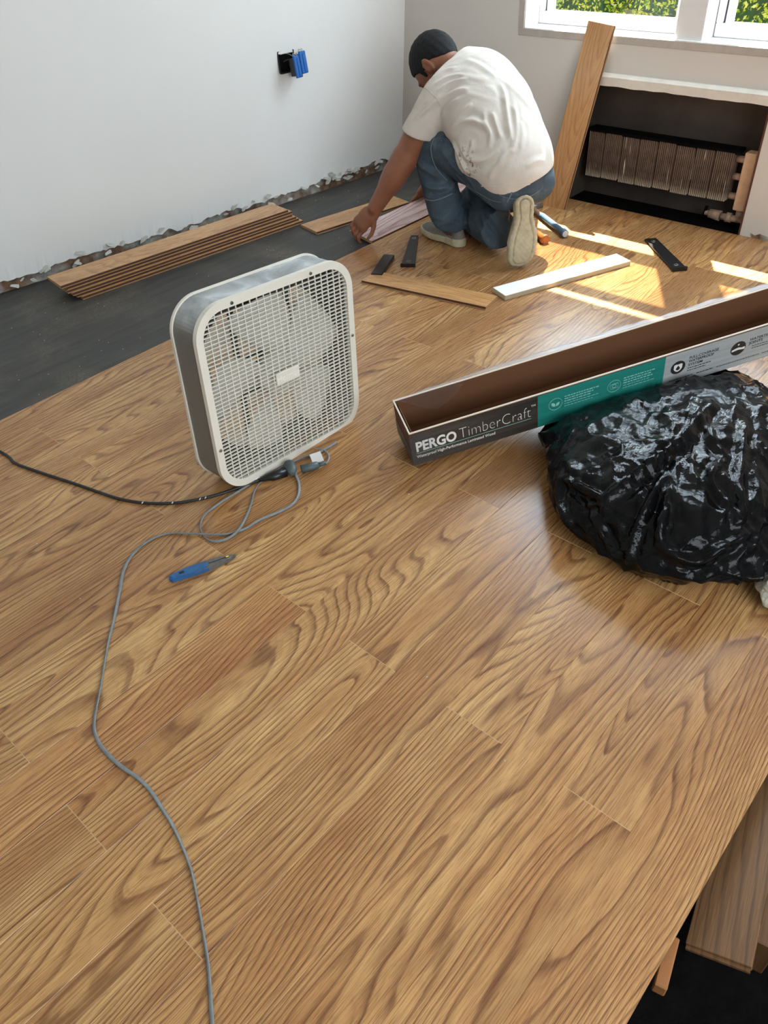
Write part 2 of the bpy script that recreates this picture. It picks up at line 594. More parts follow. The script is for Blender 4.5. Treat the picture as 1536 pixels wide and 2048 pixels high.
M['fan_dark'] = plain('dark_motor_steel', srgb(60, 58, 54), 0.5)
M['screw'] = plain('screw_steel', srgb(160, 158, 150), 0.3, metal=0.9)
M['badge_text'] = plain('raised_badge_lettering', srgb(236, 233, 224), 0.4)

M['cord_grey'] = plain('grey_cord_rubber', srgb(120, 124, 124), 0.5, var=0.15, scale=60)
M['cord_black'] = plain('black_cord_rubber', srgb(34, 33, 32), 0.5, var=0.2, scale=50)
M['socket'] = plain('grey_green_socket', srgb(74, 86, 86), 0.5, var=0.15, scale=50)
M['tagwhite'] = plain('clear_white_tag', srgb(205, 205, 200), 0.4)
M['blackplastic'] = plain('black_painted_steel', srgb(22, 22, 23), 0.32, var=0.15, scale=40)
M['knifeblue'] = plain('blue_grip', srgb(38, 92, 142), 0.45, var=0.15, scale=70)
M['knifegrey'] = plain('worn_grey_metal', srgb(104, 104, 100), 0.45, metal=0.3, var=0.2, scale=90)
M['yellow'] = plain('yellow_dot', srgb(230, 205, 60), 0.5)
M['white_mdf'] = plain('white_painted_board', srgb(236, 236, 236), 0.45, var=0.02)
M['mdf_edge'] = plain('raw_board_edge', srgb(188, 176, 148), 0.8, var=0.06, scale=60)
M['hammer_blue'] = plain('blue_rubber_grip', srgb(60, 92, 118), 0.55)
M['hammer_wood'] = plain('varnished_hammer_wood', srgb(186, 108, 56), 0.35, var=0.12, scale=30)
M['hammer_copper'] = plain('worn_fibre_shaft', srgb(150, 116, 92), 0.5)
M['hammer_red'] = plain('red_brown_end', srgb(122, 50, 38), 0.5)
M['hammer_steel'] = plain('hammer_steel', srgb(150, 150, 148), 0.35, metal=0.8)
M['cardboard'] = plain('brown_cardboard', srgb(102, 64, 36), 0.85, var=0.03, scale=8)
M['cardedge'] = plain('pale_card_edge', srgb(216, 204, 188), 0.8)
M['print_black'] = NT('printed_black_wood_grain')
_t = M['print_black']; _tc = _t.n('ShaderNodeTexCoord').outputs['Object']
_t.set(color=_t.ramp(_t.noise(_t.map(_tc, (4, 1, 90)), 1.0, 3, 0.6), [(0.3, srgb(42, 38, 35)), (0.75, srgb(74, 68, 62))]), rough=0.35)
M['print_black'] = _t.m
M['print_teal'] = NT('printed_teal')
_t = M['print_teal']; _tc = _t.n('ShaderNodeTexCoord').outputs['Object']
_t.set(color=_t.ramp(_t.noise(_t.map(_tc, (4, 1, 60)), 1.0, 3, 0.6), [(0.3, srgb(30, 116, 106)), (0.75, srgb(44, 136, 124))]), rough=0.35)
M['print_teal'] = _t.m
M['print_grey'] = NT('printed_pale_grey_grain')
_t = M['print_grey']; _tc = _t.n('ShaderNodeTexCoord').outputs['Object']
_t.set(color=_t.ramp(_t.noise(_t.map(_tc, (3, 1, 60)), 1.0, 3, 0.6), [(0.3, srgb(150, 153, 152)), (0.75, srgb(178, 181, 180))]), rough=0.35)
M['print_grey'] = _t.m
M['ink_white'] = plain('white_ink', srgb(226, 224, 216), 0.5)
M['ink_pale'] = plain('pale_green_ink', srgb(138, 196, 184), 0.5)
M['ink_dark'] = plain('dark_ink', srgb(38, 38, 38), 0.5)
M['blue_device'] = plain('glossy_blue_plastic', srgb(14, 92, 168), 0.3, var=0.1, scale=80)
M['rag'] = plain('off_white_cotton', srgb(214, 210, 194), 0.95, var=0.08, scale=40, bump=0.8, bdist=0.004)
M['skin'] = plain('tanned_skin', srgb(138, 88, 64), 0.5, var=0.10, scale=25, bump=0.12, sss=0.05)
M['hair'] = NT('short_black_hair')
_t = M['hair']; _tc = _t.n('ShaderNodeTexCoord').outputs['Object']
_t.set(color=_t.ramp(_t.noise(_t.map(_tc, (150, 150, 40)), 1.0, 3, 0.7), [(0.35, srgb(9, 9, 10)), (0.75, srgb(30, 29, 29))]), rough=0.7, spec=0.25)
_t.bump(_t.noise(_t.map(_tc, (260, 260, 60)), 1.0, 3, 0.7), 0.9, 0.004)
M['hair'] = _t.m


def shirt_mat():
    t = NT('white_cotton_with_smudges')
    tc = t.n('ShaderNodeTexCoord').outputs['Object']
    a = t.noise(tc, 9, 3, 0.5)
    base = t.ramp(a, [(0.3, srgb(196, 187, 176)), (0.7, srgb(212, 204, 194))])
    # dark smudges low on the side of the shirt
    d = t.n('ShaderNodeVectorMath', operation='DISTANCE'); t.l(tc, d.inputs[0]); d.inputs[1].default_value = SMUDGE
    area_ = t.ramp(d.outputs['Value'], [(0.035, (1,) * 3), (0.10, (0,) * 3)])
    sp = t.ramp(t.noise(tc, 62, 3, 0.7), [(0.56, (0,) * 3), (0.63, (1,) * 3)])
    t.set(color=t.mix(t.math('MULTIPLY', area_, sp), base, srgb(84, 74, 62)), rough=0.9, spec=0.15, sheen=0.15)
    t.bump(t.noise(t.map(tc, (30, 30, 14)), 1.0, 3, 0.6, 1.2), 0.22, 0.006)
    return t.m


SMUDGE = (-0.12, -0.02, 0.38)
M['shirt'] = shirt_mat()


def jeans_mat():
    t = NT('faded_denim_with_paint_specks')
    tc = t.n('ShaderNodeTexCoord').outputs['Object']
    a = t.noise(tc, 8, 4, 0.6, 0.5)
    w = t.noise(tc, 420, 2, 0.6)
    base = t.ramp(a, [(0.3, srgb(38, 47, 56)), (0.55, srgb(58, 72, 83)), (0.8, srgb(106, 119, 124))])
    base = t.mix(t.math('MULTIPLY', w, 0.25), base, srgb(122, 138, 150))
    sp = t.ramp(t.noise(tc, 46, 3, 0.75), [(0.715, (0,) * 3), (0.735, (1,) * 3)])
    t.set(color=t.mix(sp, base, srgb(214, 216, 214)), rough=0.85, spec=0.2)
    t.bump(t.math('ADD', t.noise(tc, 16, 4, 0.6, 1.0), t.math('MULTIPLY', w, 0.1)), 0.5, 0.012)
    return t.m


M['jeans'] = jeans_mat()
M['stitch'] = plain('pale_blue_seam', srgb(104, 118, 126), 0.8)
M['sole'] = plain('cream_rubber_sole', srgb(172, 161, 134), 0.75, var=0.16, scale=34, bump=0.4, bdist=0.002)
M['shoe'] = plain('grey_knit_upper', srgb(116, 110, 102), 0.85, var=0.12, scale=60, bump=0.5)
M['shoe_red'] = plain('maroon_shoe_stripe', srgb(100, 62, 58), 0.8)


def bag_mat():
    t = NT('black_polythene')
    tc = t.n('ShaderNodeTexCoord').outputs['Object']
    t.set(color=srgb(12, 12, 13), rough=t.ramp(t.noise(tc, 6, 3), [(0.35, (.10,) * 3), (0.7, (.22,) * 3)]), spec=0.14)
    v = t.n('ShaderNodeTexVoronoi'); v.feature = 'F1'; v.inputs['Scale'].default_value = 15
    dis = t.n('ShaderNodeVectorMath', operation='MULTIPLY_ADD')
    nz = t.n('ShaderNodeTexNoise'); nz.inputs['Scale'].default_value = 9; t.l(tc, nz.inputs['Vector'])
    t.l(nz.outputs['Color'], dis.inputs[0]); dis.inputs[1].default_value = (0.16, 0.16, 0.16); t.l(tc, dis.inputs[2])
    t.l(dis.outputs[0], v.inputs['Vector'])
    t.bump(t.math('ADD', v.outputs['Distance'], t.math('MULTIPLY', t.noise(tc, 30, 4, 0.6, 1.2), 0.5)), 0.20, 0.02)
    return t.m


M['bag'] = bag_mat()


def clear_mat(name, tint, gloss, rough):
    t = NT(name)
    tr = t.n('ShaderNodeBsdfTransparent'); tr.inputs[0].default_value = (*tint, 1)
    gl = t.n('ShaderNodeBsdfGlossy'); gl.inputs['Roughness'].default_value = rough
    fz = t.n('ShaderNodeLayerWeight')
    fz5 = t.math('ADD', t.math('MULTIPLY', t.math('POWER', fz.outputs['Facing'], 5.0), 0.9), 0.04)
    mx = t.n('ShaderNodeMixShader')
    t.l(t.math('ADD', fz5, gloss, clamp=True), mx.inputs[0]); t.l(tr.outputs[0], mx.inputs[1]); t.l(gl.outputs[0], mx.inputs[2])
    t.l(mx.outputs[0], t.out.inputs['Surface'])
    return t.m


M['glass'] = clear_mat('window_glass', (0.97, 0.98, 0.98), 0.0, 0.02)


def film_mat(nm, dens, gls):
    t = NT(nm)
    tr = t.n('ShaderNodeBsdfTransparent'); tr.inputs[0].default_value = (0.90, 0.91, 0.93, 1)
    df = t.n('ShaderNodeBsdfTranslucent'); df.inputs[0].default_value = (0.8, 0.83, 0.88, 1)
    dd = t.n('ShaderNodeBsdfDiffuse'); dd.inputs[0].default_value = (0.8, 0.83, 0.88, 1)
    gl = t.n('ShaderNodeBsdfGlossy'); gl.inputs['Roughness'].default_value = 0.45
    a = t.n('ShaderNodeMixShader'); a.inputs[0].default_value = 0.4; t.l(df.outputs[0], a.inputs[1]); t.l(dd.outputs[0], a.inputs[2])
    b = t.n('ShaderNodeMixShader'); b.inputs[0].default_value = dens; t.l(tr.outputs[0], b.inputs[1]); t.l(a.outputs[0], b.inputs[2])
    c = t.n('ShaderNodeMixShader'); c.inputs[0].default_value = gls; t.l(b.outputs[0], c.inputs[1]); t.l(gl.outputs[0], c.inputs[2])
    tc = t.n('ShaderNodeTexCoord').outputs['Object']
    bp = t.n('ShaderNodeBump'); bp.inputs['Strength'].default_value = gls; bp.inputs['Distance'].default_value = 0.01
    t.l(t.noise(tc, 24, 4, 0.6, 1.5), bp.inputs['Height']); t.l(bp.outputs[0], gl.inputs['Normal'])
    t.l(c.outputs[0], t.out.inputs['Surface'])
    return t.m


M['film'] = film_mat('clear_shrink_film', 0.05, 0.0)
M['film_rim'] = film_mat('bunched_shrink_film', 0.30, 0.14)


def sun_filter_mat():
    t = NT('sun_filter_sheet')  # tinted see-through sheet that dims the sun behind it
    tr = t.n('ShaderNodeBsdfTransparent'); tr.inputs[0].default_value = (0.60, 0.57, 0.50, 1)
    df = t.n('ShaderNodeBsdfDiffuse'); df.inputs[0].default_value = (0.1, 0.1, 0.1, 1)
    a = t.n('ShaderNodeMixShader'); a.inputs[0].default_value = 0.10; t.l(tr.outputs[0], a.inputs[1]); t.l(df.outputs[0], a.inputs[2])
    t.l(a.outputs[0], t.out.inputs['Surface'])
    return t.m


M['sun_filter'] = sun_filter_mat()


def leaf_mat():
    t = NT('sunlit_leaves')
    tc = t.n('ShaderNodeTexCoord').outputs['Object']
    n = t.n('ShaderNodeTexWhiteNoise'); n.noise_dimensions = '3D'
    sn = t.n('ShaderNodeVectorMath', operation='SNAP'); sn.inputs[1].default_value = (0.035, 0.035, 0.035)
    t.l(tc, sn.inputs[0]); t.l(sn.outputs[0], n.inputs['Vector'])
    big = t.noise(tc, 3.5, 2)
    f = t.math('ADD', t.math('MULTIPLY', n.outputs['Value'], 0.6), t.math('MULTIPLY', big, 0.5))
    c = t.ramp(f, [(0.2, srgb(84, 128, 62)), (0.42, srgb(170, 190, 60)), (0.6, srgb(240, 226, 80)), (0.85, srgb(250, 240, 170))])
    df = t.n('ShaderNodeBsdfDiffuse'); tl = t.n('ShaderNodeBsdfTranslucent')
    t.l(c, df.inputs[0]); t.l(c, tl.inputs[0])
    a = t.n('ShaderNodeMixShader'); a.inputs[0].default_value = 0.62
    t.l(df.outputs[0], a.inputs[1]); t.l(tl.outputs[0], a.inputs[2]); t.l(a.outputs[0], t.out.inputs['Surface'])
    return t.m


M['leaf'] = leaf_mat()
M['twig'] = plain('shaded_twigs', srgb(40, 62, 34), 0.9, var=0.3, scale=10)
M['lawn'] = plain('lawn', srgb(86, 110, 48), 0.9, var=0.3, scale=12)

# ------------------------------------------------------------------ setting
XW = 3.44                      # inner face of the window wall
W = 0.1368                     # board width
Y0 = 0.0331                    # right-hand edge of the laid floor
YE = Y0 + 17 * W               # left-hand edge of the laid floor
XE = XW - 0.004

# floor: the slab under the boards; every laid board is a part of it
floor = obj('floor', box_mesh(-2.6, XW + 0.18, Y0 + 0.012, 3.75, -0.16, -0.0145), M['underlay'])
floor['kind'] = 'structure'


def floor_plank_mesh(L):
    bm = bmesh.new()
    h = L / 2 - 0.00008; w = W / 2 - 0.00005
    add_box(bm, -h, h, -w, w, -0.012, 0.0, 0)
    bmesh.ops.bevel(bm, geom=[e for e in bm.edges if all(v.co.z > -0.001 for v in e.verts)], offset=0.0007, segments=1, affect='EDGES')
    for f in bm.faces:
        f.material_index = 1 if abs(f.normal.x) > 0.3 else 0
    me = bpy.data.meshes.new('plank'); bm.to_mesh(me); bm.free()
    me.materials.append(M['oak']); me.materials.append(M['lip_light'])
    return me


M['lip_light'] = plain('pale_board_arris', srgb(206, 172, 128), 0.6)
plank_cache = {}
for r in range(17):
    k = r - 7
    y0 = Y0 + r * W
    js = [-1.54, -0.42, 0.742, 1.884, 3.03, XE] if k % 2 == 0 else [-2.15, -1.04, 0.117, 1.318, 2.46, XE]
    for a, b in zip(js, js[1:]):
        if b < -0.6: continue
        L = round(b - a, 4)
        if L not in plank_cache: plank_cache[L] = floor_plank_mesh(L)
        o = link('plank', plank_cache[L], None, floor, ((a + b) / 2, y0 + W / 2, 0))

# black underlay roll beyond the laid boards
bm = bmesh.new()
nx, ny = 60, 14
gx = [-1.2 + (XW + 0.16 + 1.2) * i / nx for i in range(nx + 1)]
gy = [YE - 0.10 + (3.5 - YE + 0.10) * j / ny for j in range(ny + 1)]
V = [[bm.verts.new((x, y, -0.0118 + (0.0012 * noise.noise(Vector((x * 2.5, y * 5, 0))) if y > YE else -0.0012))) for y in gy] for x in gx]
for i in range(nx):
    for j in range(ny):
        bm.faces.new((V[i][j], V[i + 1][j], V[i + 1][j + 1], V[i][j + 1])).smooth = True
und = obj('underlay_floor', bm, M['underlay'])
und['kind'] = 'structure'

# the lower landing beside the edge of the boards
low = obj('floor', box_mesh(-2.6, XW + 0.16, -1.8, Y0 + 0.012, -0.30, -0.16), M['matt_black'])
low['kind'] = 'structure'

# left wall: masonry behind, plaster skin with a broken lower edge in front. It runs slightly out of square.
WL0 = Vector((-2.6, 3.72)); WL1 = Vector((1.195, 3.336)); WL2 = Vector((1.86, 3.191)); WL3 = Vector((2.6, 3.111)); WL4 = Vector((3.356, 3.045)); WL5 = Vector((3.60, 3.02))
WLP = [WL0, WL1, WL2, WL3, WL4, WL5]


WLC = np.polyfit([1.0, 1.372, 1.86, 2.6, 3.0, 3.356, 3.45], [3.345, 3.278, 3.196, 3.107, 3.063, 3.026, 3.012], 2)


def wl_y(x):
    x = max(x, 0.6)
    return float(np.polyval(WLC, x)) + (0.0 if x > 0.6 else 0.0)


def wl_y_old(x):
    for a, b in zip(WLP, WLP[1:]):
        if x <= b.x:
            t = (x - a.x) / (b.x - a.x); return a.y + (b.y - a.y) * t
    return WLP[-1].y


LEAN = 0.075
HC = 2.55
bm = bmesh.new()
xs = [-2.6 + (3.60 + 2.6) * i / 480 for i in range(481)]
top = []; bot = []; botb = []; topb = []
for x in xs:
    y = wl_y(x)
    j = 0.036 + 0.020 * noise.noise(Vector((x * 5.1, 0, 0))) + 0.016 * noise.noise(Vector((x * 19, 3, 0))) + 0.009 * noise.noise(Vector((x * 55, 7, 0)))
    j = max(0.004, j + 0.015 * max(0, noise.noise(Vector((x * 1.7, 9, 0)))))
    curl = -0.006 * abs(noise.noise(Vector((x * 23, 1, 4))))
    top.append(bm.verts.new((x, y - LEAN * HC, HC)))
    bot.append(bm.verts.new((x, y - LEAN * j + curl, j)))
    botb.append(bm.verts.new((x, y - LEAN * j + 0.012, j + 0.001)))
    topb.append(bm.verts.new((x, y - LEAN * 0.11, 0.11)))
for i in range(480):
    bm.faces.new((bot[i], bot[i + 1], topb[i + 1], topb[i])).smooth = False
    bm.faces.new((topb[i], topb[i + 1], top[i + 1], top[i]))
    bm.faces.new((botb[i + 1], botb[i], topb[i], topb[i + 1])) if False else bm.faces.new((botb[i], botb[i + 1], bot[i + 1], bot[i]))
wl = obj('wall_left', bm, M['paint'])
wl['kind'] = 'structure'
bm = bmesh.new()
rows = []
for i, x in enumerate(xs):
    y = wl_y(x)
    r_ = []
    for kz in range(5):
        z = -0.013 + 0.035 * kz
        r_.append(bm.verts.new((x, y - LEAN * z + 0.010 + 0.006 * noise.noise(Vector((x * 22, z * 60, 2))), z)))
    rows.append(r_)
for a, b in zip(rows, rows[1:]):
    for kz in range(4):
        bm.faces.new((a[kz], b[kz], b[kz + 1], a[kz + 1]))
obj('masonry', bm, M['rubble'], wl, smooth=False)
# loose plaster flakes hanging at the broken edge: real chips, parts of the wall
rnd = random.Random(4)
flk = []
for i in range(5):
    bm = bmesh.new()
    n = 7
    P = [(math.cos(2 * PI * q / n) * rnd.uniform(.6, 1.1), math.sin(2 * PI * q / n) * rnd.uniform(.35, .8)) for q in range(n)]
    add_prism(bm, [(a * 0.03, b * 0.018) for a, b in P], -0.003, 0.003, 0, 'y')
    me = bpy.data.meshes.new('plaster_flake'); bm.to_mesh(me); bm.free(); me.materials.append(M['flake']); flk.append(me)
for i in range(60):
    x = rnd.uniform(0.95, 3.35)
    z = rnd.uniform(0.004, 0.060)
    o = link('plaster_flake', flk[i % 5], None, wl, (x, wl_y(x) - LEAN * z - rnd.uniform(0.0, 0.008), z), (rnd.uniform(-.5, .2), rnd.uniform(-.6, .6), rnd.uniform(-.3, .3) - 0.1))
    s = rnd.uniform(0.4, 1.0); o.scale = (s, 1, s)

# window wall with two openings and the radiator recess
SILL = 0.692
HEAD = 2.40
TY = 0.30
A0, A1 = 1.50, 2.255           # opening one, between the mullion and the left jamb
B0, B1 = 0.70, 1.432           # opening two
N0, N1, NZ = 1.105, 1.955, 0.505
bm = bmesh.new()
xb = XW + 0.17


def wbox(y0, y1, z0, z1, x0=XW, x1=xb): add_box(bm, x0, x1, y0, y1, z0, z1)


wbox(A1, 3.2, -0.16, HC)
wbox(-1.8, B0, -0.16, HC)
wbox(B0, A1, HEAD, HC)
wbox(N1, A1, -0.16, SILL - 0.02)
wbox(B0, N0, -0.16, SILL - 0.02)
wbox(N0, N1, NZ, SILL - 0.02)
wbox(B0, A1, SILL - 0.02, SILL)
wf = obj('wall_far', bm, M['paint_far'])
wf['kind'] = 'structure'
# recess back, sides and floor
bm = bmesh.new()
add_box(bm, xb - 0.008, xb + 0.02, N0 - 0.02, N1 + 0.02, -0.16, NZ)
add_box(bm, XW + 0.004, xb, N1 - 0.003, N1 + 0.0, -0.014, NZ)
obj('recess_back', bm, M['recess_brown'], wf)
bm = bmesh.new()
add_box(bm, XW + 0.001, xb - 0.008, N0, N1, -0.05, -0.010)
obj('recess_floor', bm, M['matt_black'], wf)
# raised mullion between the windows
bm = bmesh.new()
add_box(bm, XW + 0.012, xb, B1, 1.548, SILL, HEAD, 0, 0.003, 2)
o = obj('trim_2', bm, M['mullion']); o['kind'] = 'structure'
bm = bmesh.new()
add_box(bm, XW - 0.004, XW + 0.004, B0 - 0.03, A1 + 0.030, SILL - 0.028, SILL + 0.001, 0, 0.0015)
add_box(bm, XW - 0.004, XW + 0.004, A1, A1 + 0.030, SILL, HEAD + 0.03, 0, 0.0015)
o = obj('trim_1', bm, M['taupe']); o['kind'] = 'structure'
# bright painted sill and jambs
bm = bmesh.new()
add_box(bm, XW + 0.001, xb, B0, A1, SILL, SILL + 0.003)
add_box(bm, XW + 0.001, xb, A1 - 0.003, A1, SILL, HEAD)
add_box(bm, XW + 0.001, xb, B0, B0 + 0.003, SILL, HEAD)
o = obj('window_sill', bm, M['trim_paint']); o['kind'] = 'structure'
# worn ledge over the recess
bm = bmesh.new()
n = 60
for side in (0,):
    up = []; dn = []
    secs = []
    for i in range(n + 1):
        y = N0 - 0.10 + (N1 - N0 + 0.06) * i / n
        w_ = 0.003 * noise.noise(Vector((y * 14, 0, 0)))
        secs.append([bm.verts.new(p) for p in ((XW + 0.01, y, NZ + 0.050), (XW - 0.010, y, NZ + 0.047), (XW - 0.022 + w_, y, NZ + 0.036), (XW - 0.022 + w_, y, NZ + 0.002 + w_), (XW + 0.012, y, NZ - 0.002 + w_))])
    for a, b in zip(secs, secs[1:]):
        for q in range(4): bm.faces.new((a[q], a[q + 1], b[q + 1], b[q]))
    bm.faces.new(secs[0]); bm.faces.new(secs[-1][::-1])
o = obj('trim_3', bm, M['stone']); o['kind'] = 'structure'
# thin reveal edge and broken plaster at the recess's right side
bm = bmesh.new()
add_box(bm, XW - 0.002, XW + 0.006, N0 - 0.004, N0 + 0.004, -0.01, NZ, 0, 0.001)
o = obj('trim_4', bm, M['lip']); o['kind'] = 'structure'
bm = bmesh.new()
add_prism(bm, [(N0 - 0.055, 0.0), (N0 - 0.048, 0.016), (N0 - 0.066, 0.010), (N0 - 0.085, 0.020), (N0 - 0.12, 0.016), (N0 - 0.16, 0.012), (N0 - 0.22, 0.0)], XW - 0.003, XW + 0.01, 0, 'x')
obj('broken_plaster', bm, M['rubble'], wf)

# windows
for wi, (y0, y1) in enumerate(((1.548, A1), (B0, B1)), 1):
    t = bpy.data.objects.new('window_%d' % wi, None); COL.objects.link(t); t['kind'] = 'structure'
    t.location = (xb - 0.06, (y0 + y1) / 2, SILL)
    c = t.location
    x0, x1 = 0.0, 0.055
    hw = (y1 - y0) / 2 - 0.003
    bm = bmesh.new()
    H_ = HEAD - SILL - 0.003
    add_box(bm, x0, x1, -hw, hw, 0.004, 0.052, 0, 0.003)
    for s in (-1, 1):
        a, b = sorted((s * hw, s * (hw - 0.026))); add_box(bm, x0, x1, a, b, 0.052, H_, 0, 0.003)
    obj('window_frame', bm, M['vinyl'], t)
    bm = bmesh.new()
    for s in (-1, 1):
        a, b = sorted((s * (hw - 0.026), s * (hw - 0.034))); add_box(bm, x0 + 0.014, x1, a, b, 0.052, H_)
    obj('gasket', bm, M['gasket'], t)
    bm = bmesh.new()
    for s in (-1, 1):
        a, b = sorted((s * (hw - 0.034), s * (hw - 0.052))); add_box(bm, x0 + 0.008, x1, a, b, 0.05, H_, 0, 0.002)
    add_box(bm, x0 + 0.004, x1, -hw + 0.03, hw - 0.03, 1.24 - SILL, 1.385 - SILL, 0, 0.004)  # unseen rails added, heights chosen to shape the sun patches on the floor
    add_box(bm, x0 + 0.004, x1, -hw + 0.03, hw - 0.03, 2.14 - SILL, 2.215 - SILL, 0, 0.004)
    obj('sash', bm, M['vinyl'], t)
    obj('pane', box_mesh(x0 + 0.030, x0 + 0.034, -hw + 0.04, hw - 0.04, 0.04, H_), M['glass'], t)
    obj('sun_filter_panel', box_mesh(x0 + 0.044, x0 + 0.045, -hw + 0.04, hw - 0.04, 1.45 - SILL, 2.14 - SILL), M['sun_filter'], t)  # unseen panel added to dim part of the sun patch on the floor

# other walls and ceiling
o = obj('ceiling', box_mesh(-2.6, XW + 0.17, -1.8, 3.75, HC, HC + 0.1), M['paint']); o['kind'] = 'structure'
o = obj('wall_rear', box_mesh(-2.7, -2.6, -1.9, 3.75, -0.16, HC), M['paint']); o['kind'] = 'structure'
bm = bmesh.new()
for b in ((-2.6, -0.9, -0.16, HC), (1.5, XW + .17, -0.16, HC), (-0.9, 1.5, -0.16, 0.9), (-0.9, 1.5, 2.2, HC)):
    add_box(bm, b[0], b[1], -1.9, -1.8, b[2], b[3])
o = obj('wall_right', bm, M['paint']); o['kind'] = 'structure'

# outside: lawn and a clipped hedge of single leaves
o = obj('ground', box_mesh(XW + 0.18, 14, -6, 10, -0.9, -0.6), M['lawn']); o['kind'] = 'structure'
rs = np.random.RandomState(3)
N = 60000
hy = rs.uniform(-0.6, 6.4, N); hz = rs.uniform(-0.6, 1.9, N)
hx = 6.0 + 0.16 * np.sin(hy * 3.1 + 1) + 0.13 * np.sin(hz * 4 + hy * 2.2) + 0.1 * np.sin(hy * 9 - hz * 7) + rs.uniform(0, 0.28, N) ** 1.0
C_ = np.stack([hx, hy, hz], 1)
a_ = rs.normal(size=(N, 3)); a_ /= np.linalg.norm(a_, axis=1)[:, None]
nn = rs.normal(size=(N, 3)) + np.array([-0.8, 0, 0.6]); b_ = np.cross(nn, a_); b_ /= np.linalg.norm(b_, axis=1)[:, None]
L_ = rs.uniform(0.012, 0.022, N)[:, None]
Vv = np.stack([C_ - a_ * L_, C_ + b_ * L_ * .55, C_ + a_ * L_, C_ - b_ * L_ * .55], 1).reshape(-1, 3)
me = bpy.data.meshes.new('hedge'); me.from_pydata(Vv.tolist(), [], np.arange(4 * N).reshape(-1, 4).tolist()); me.materials.append(M['leaf'])
hedge = thing('hedge', 'dense yellow-green sunlit hedge seen outside through both windows', 'hedge', (6.2, 2.9, -0.6))
o = link('leaves', me, None, hedge, (-6.2, -2.9, 0.6)); o['kind'] = 'stuff'
bm = bmesh.new(); add_box(bm, 6.28, 6.7, -0.7, 6.5, -0.6, 1.8)
o = obj('branches', bm, M['twig'], hedge, (-6.2, -2.9, 0.6))


# ------------------------------------------------------------------ loose laminate boards
def board_mesh(L, w=W, T=0.012, top='oak_plank'):
    """one click-lock board: decor face, fibre core, groove on one long side, tongue on the other"""
    bm = bmesh.new()
    h = w / 2
    prof = [(-h - .0035, 0), (h, 0), (h, T * .45), (h + 0.004, T * .50), (h + 0.004, T * .62), (h, T * .66), (h, T - .0006), (h - .0006, T),
            (-h + .0006, T), (-h, T - .0006), (-h, T * .24), (-h - .0035, T * .24)]
    n = len(prof)
    A = [bm.verts.new((-L / 2, y, z)) for y, z in prof]; B = [bm.verts.new((L / 2, y, z)) for y, z in prof]
    for i in range(n):
        f = bm.faces.new((A[i], B[i], B[(i + 1) % n], A[(i + 1) % n]))
        f.material_index = 0 if i == 7 else 1
    for ring, s in ((A, 1), (B, -1)):
        f = bm.faces.new(ring if s > 0 else ring[::-1]); f.material_index = 1
    bmesh.ops.recalc_face_normals(bm, faces=bm.faces[:])
    for f in bm.faces:
        c_ = f.calc_center_median()
        f.material_index = 0 if f.normal.z > 0.9 and c_.z > T * .9 else (2 if f.normal.z < -0.9 else (3 if abs(f.normal.y) > .9 and c_.z > T * .4 and c_.y < 0 else 1))
    me = bpy.data.meshes.new('laminate_board'); bm.to_mesh(me); bm.free()
    for k in (top, 'core', 'backing', 'lip'): me.materials.append(M[k])
    return me


def board_on(me, p, q, z, label, group=None, name='laminate_board', pitch=0.0, roll=0.0):
    """centre-line end points p and q on the floor plan"""
    p = Vector((p[0], p[1], 0)); q = Vector((q[0], q[1], 0))
    c = (p + q) / 2; d = q - p
    o = link(name, me, None, None, (c.x, c.y, z))
    o.rotation_euler = (roll, pitch, math.atan2(d.y, d.x))
    return tag(o, label, 'board', group)


stackm = board_mesh(1.135)
# stack of six beside the left wall, top one last
offs = [(0.060, -0.030), (0.045, -0.018), (0.030, -0.018), (0.016, -0.006), (0.022, -0.002), (0.0, 0.0)]
names = ['bottom board of the stack on the black underlay by the wall', 'second board from the bottom in the stack beside the wall',
         'third board from the bottom in the stack beside the wall', 'fourth board from the bottom in the stack beside the wall',
         'board just under the top one in the stack beside the wall', 'topmost oak laminate board of the stack, its face fully visible']
for i, (dx, dy) in enumerate(offs):
    c0 = Vector((1.315 + dx, 3.062 + dy)); c1 = Vector((2.436 + dx, 2.925 + dy))
    board_on(stackm, c0, c1, -0.0112 + i * 0.0122, names[i], 'six oak laminate boards stacked by the left wall')

# board lying on the underlay behind the one being fitted
board_on(board_mesh(0.556), (2.432, 2.728), (2.978, 2.625), -0.0108, 'oak board lying on black underlay between the stack and the kneeling man')
# board being fitted by the man, tilted up along its far edge
M['oak_glare'] = wood_material('oak_with_window_glare', srgb(222, 204, 200), srgb(212, 190, 186), srgb(158, 118, 116), contrast=1.15, hue_var=0.0, rough=0.22, k=13, spec=0.6)  # window glare on the tilted face put into a paler oak colour
fit = board_mesh(0.98, top='oak_glare')
o = link('laminate_board', fit, None, None, (2.475 + 0.49, YE + 0.005 + W / 2 + 0.001, -0.008 + 0.012))
o.rotation_euler = (math.radians(9), 0, 0)
tag(o, 'pale pinkish laminate board that the kneeling man is fitting, tilted', 'board')
# a further laid-down piece beyond the man's knee
# diagonal offcut on the laid floor
p1 = (G(722, 566, 0.012) + G(755, 549, 0.012)) / 2; p2 = (G(995, 599, 0.012) + G(968, 621, 0.012)) / 2
board_on(board_mesh(0.555, 0.105), (2.185, 2.111), (2.280, 1.575), 0.0003, 'short oak offcut lying diagonally between fan and white board')
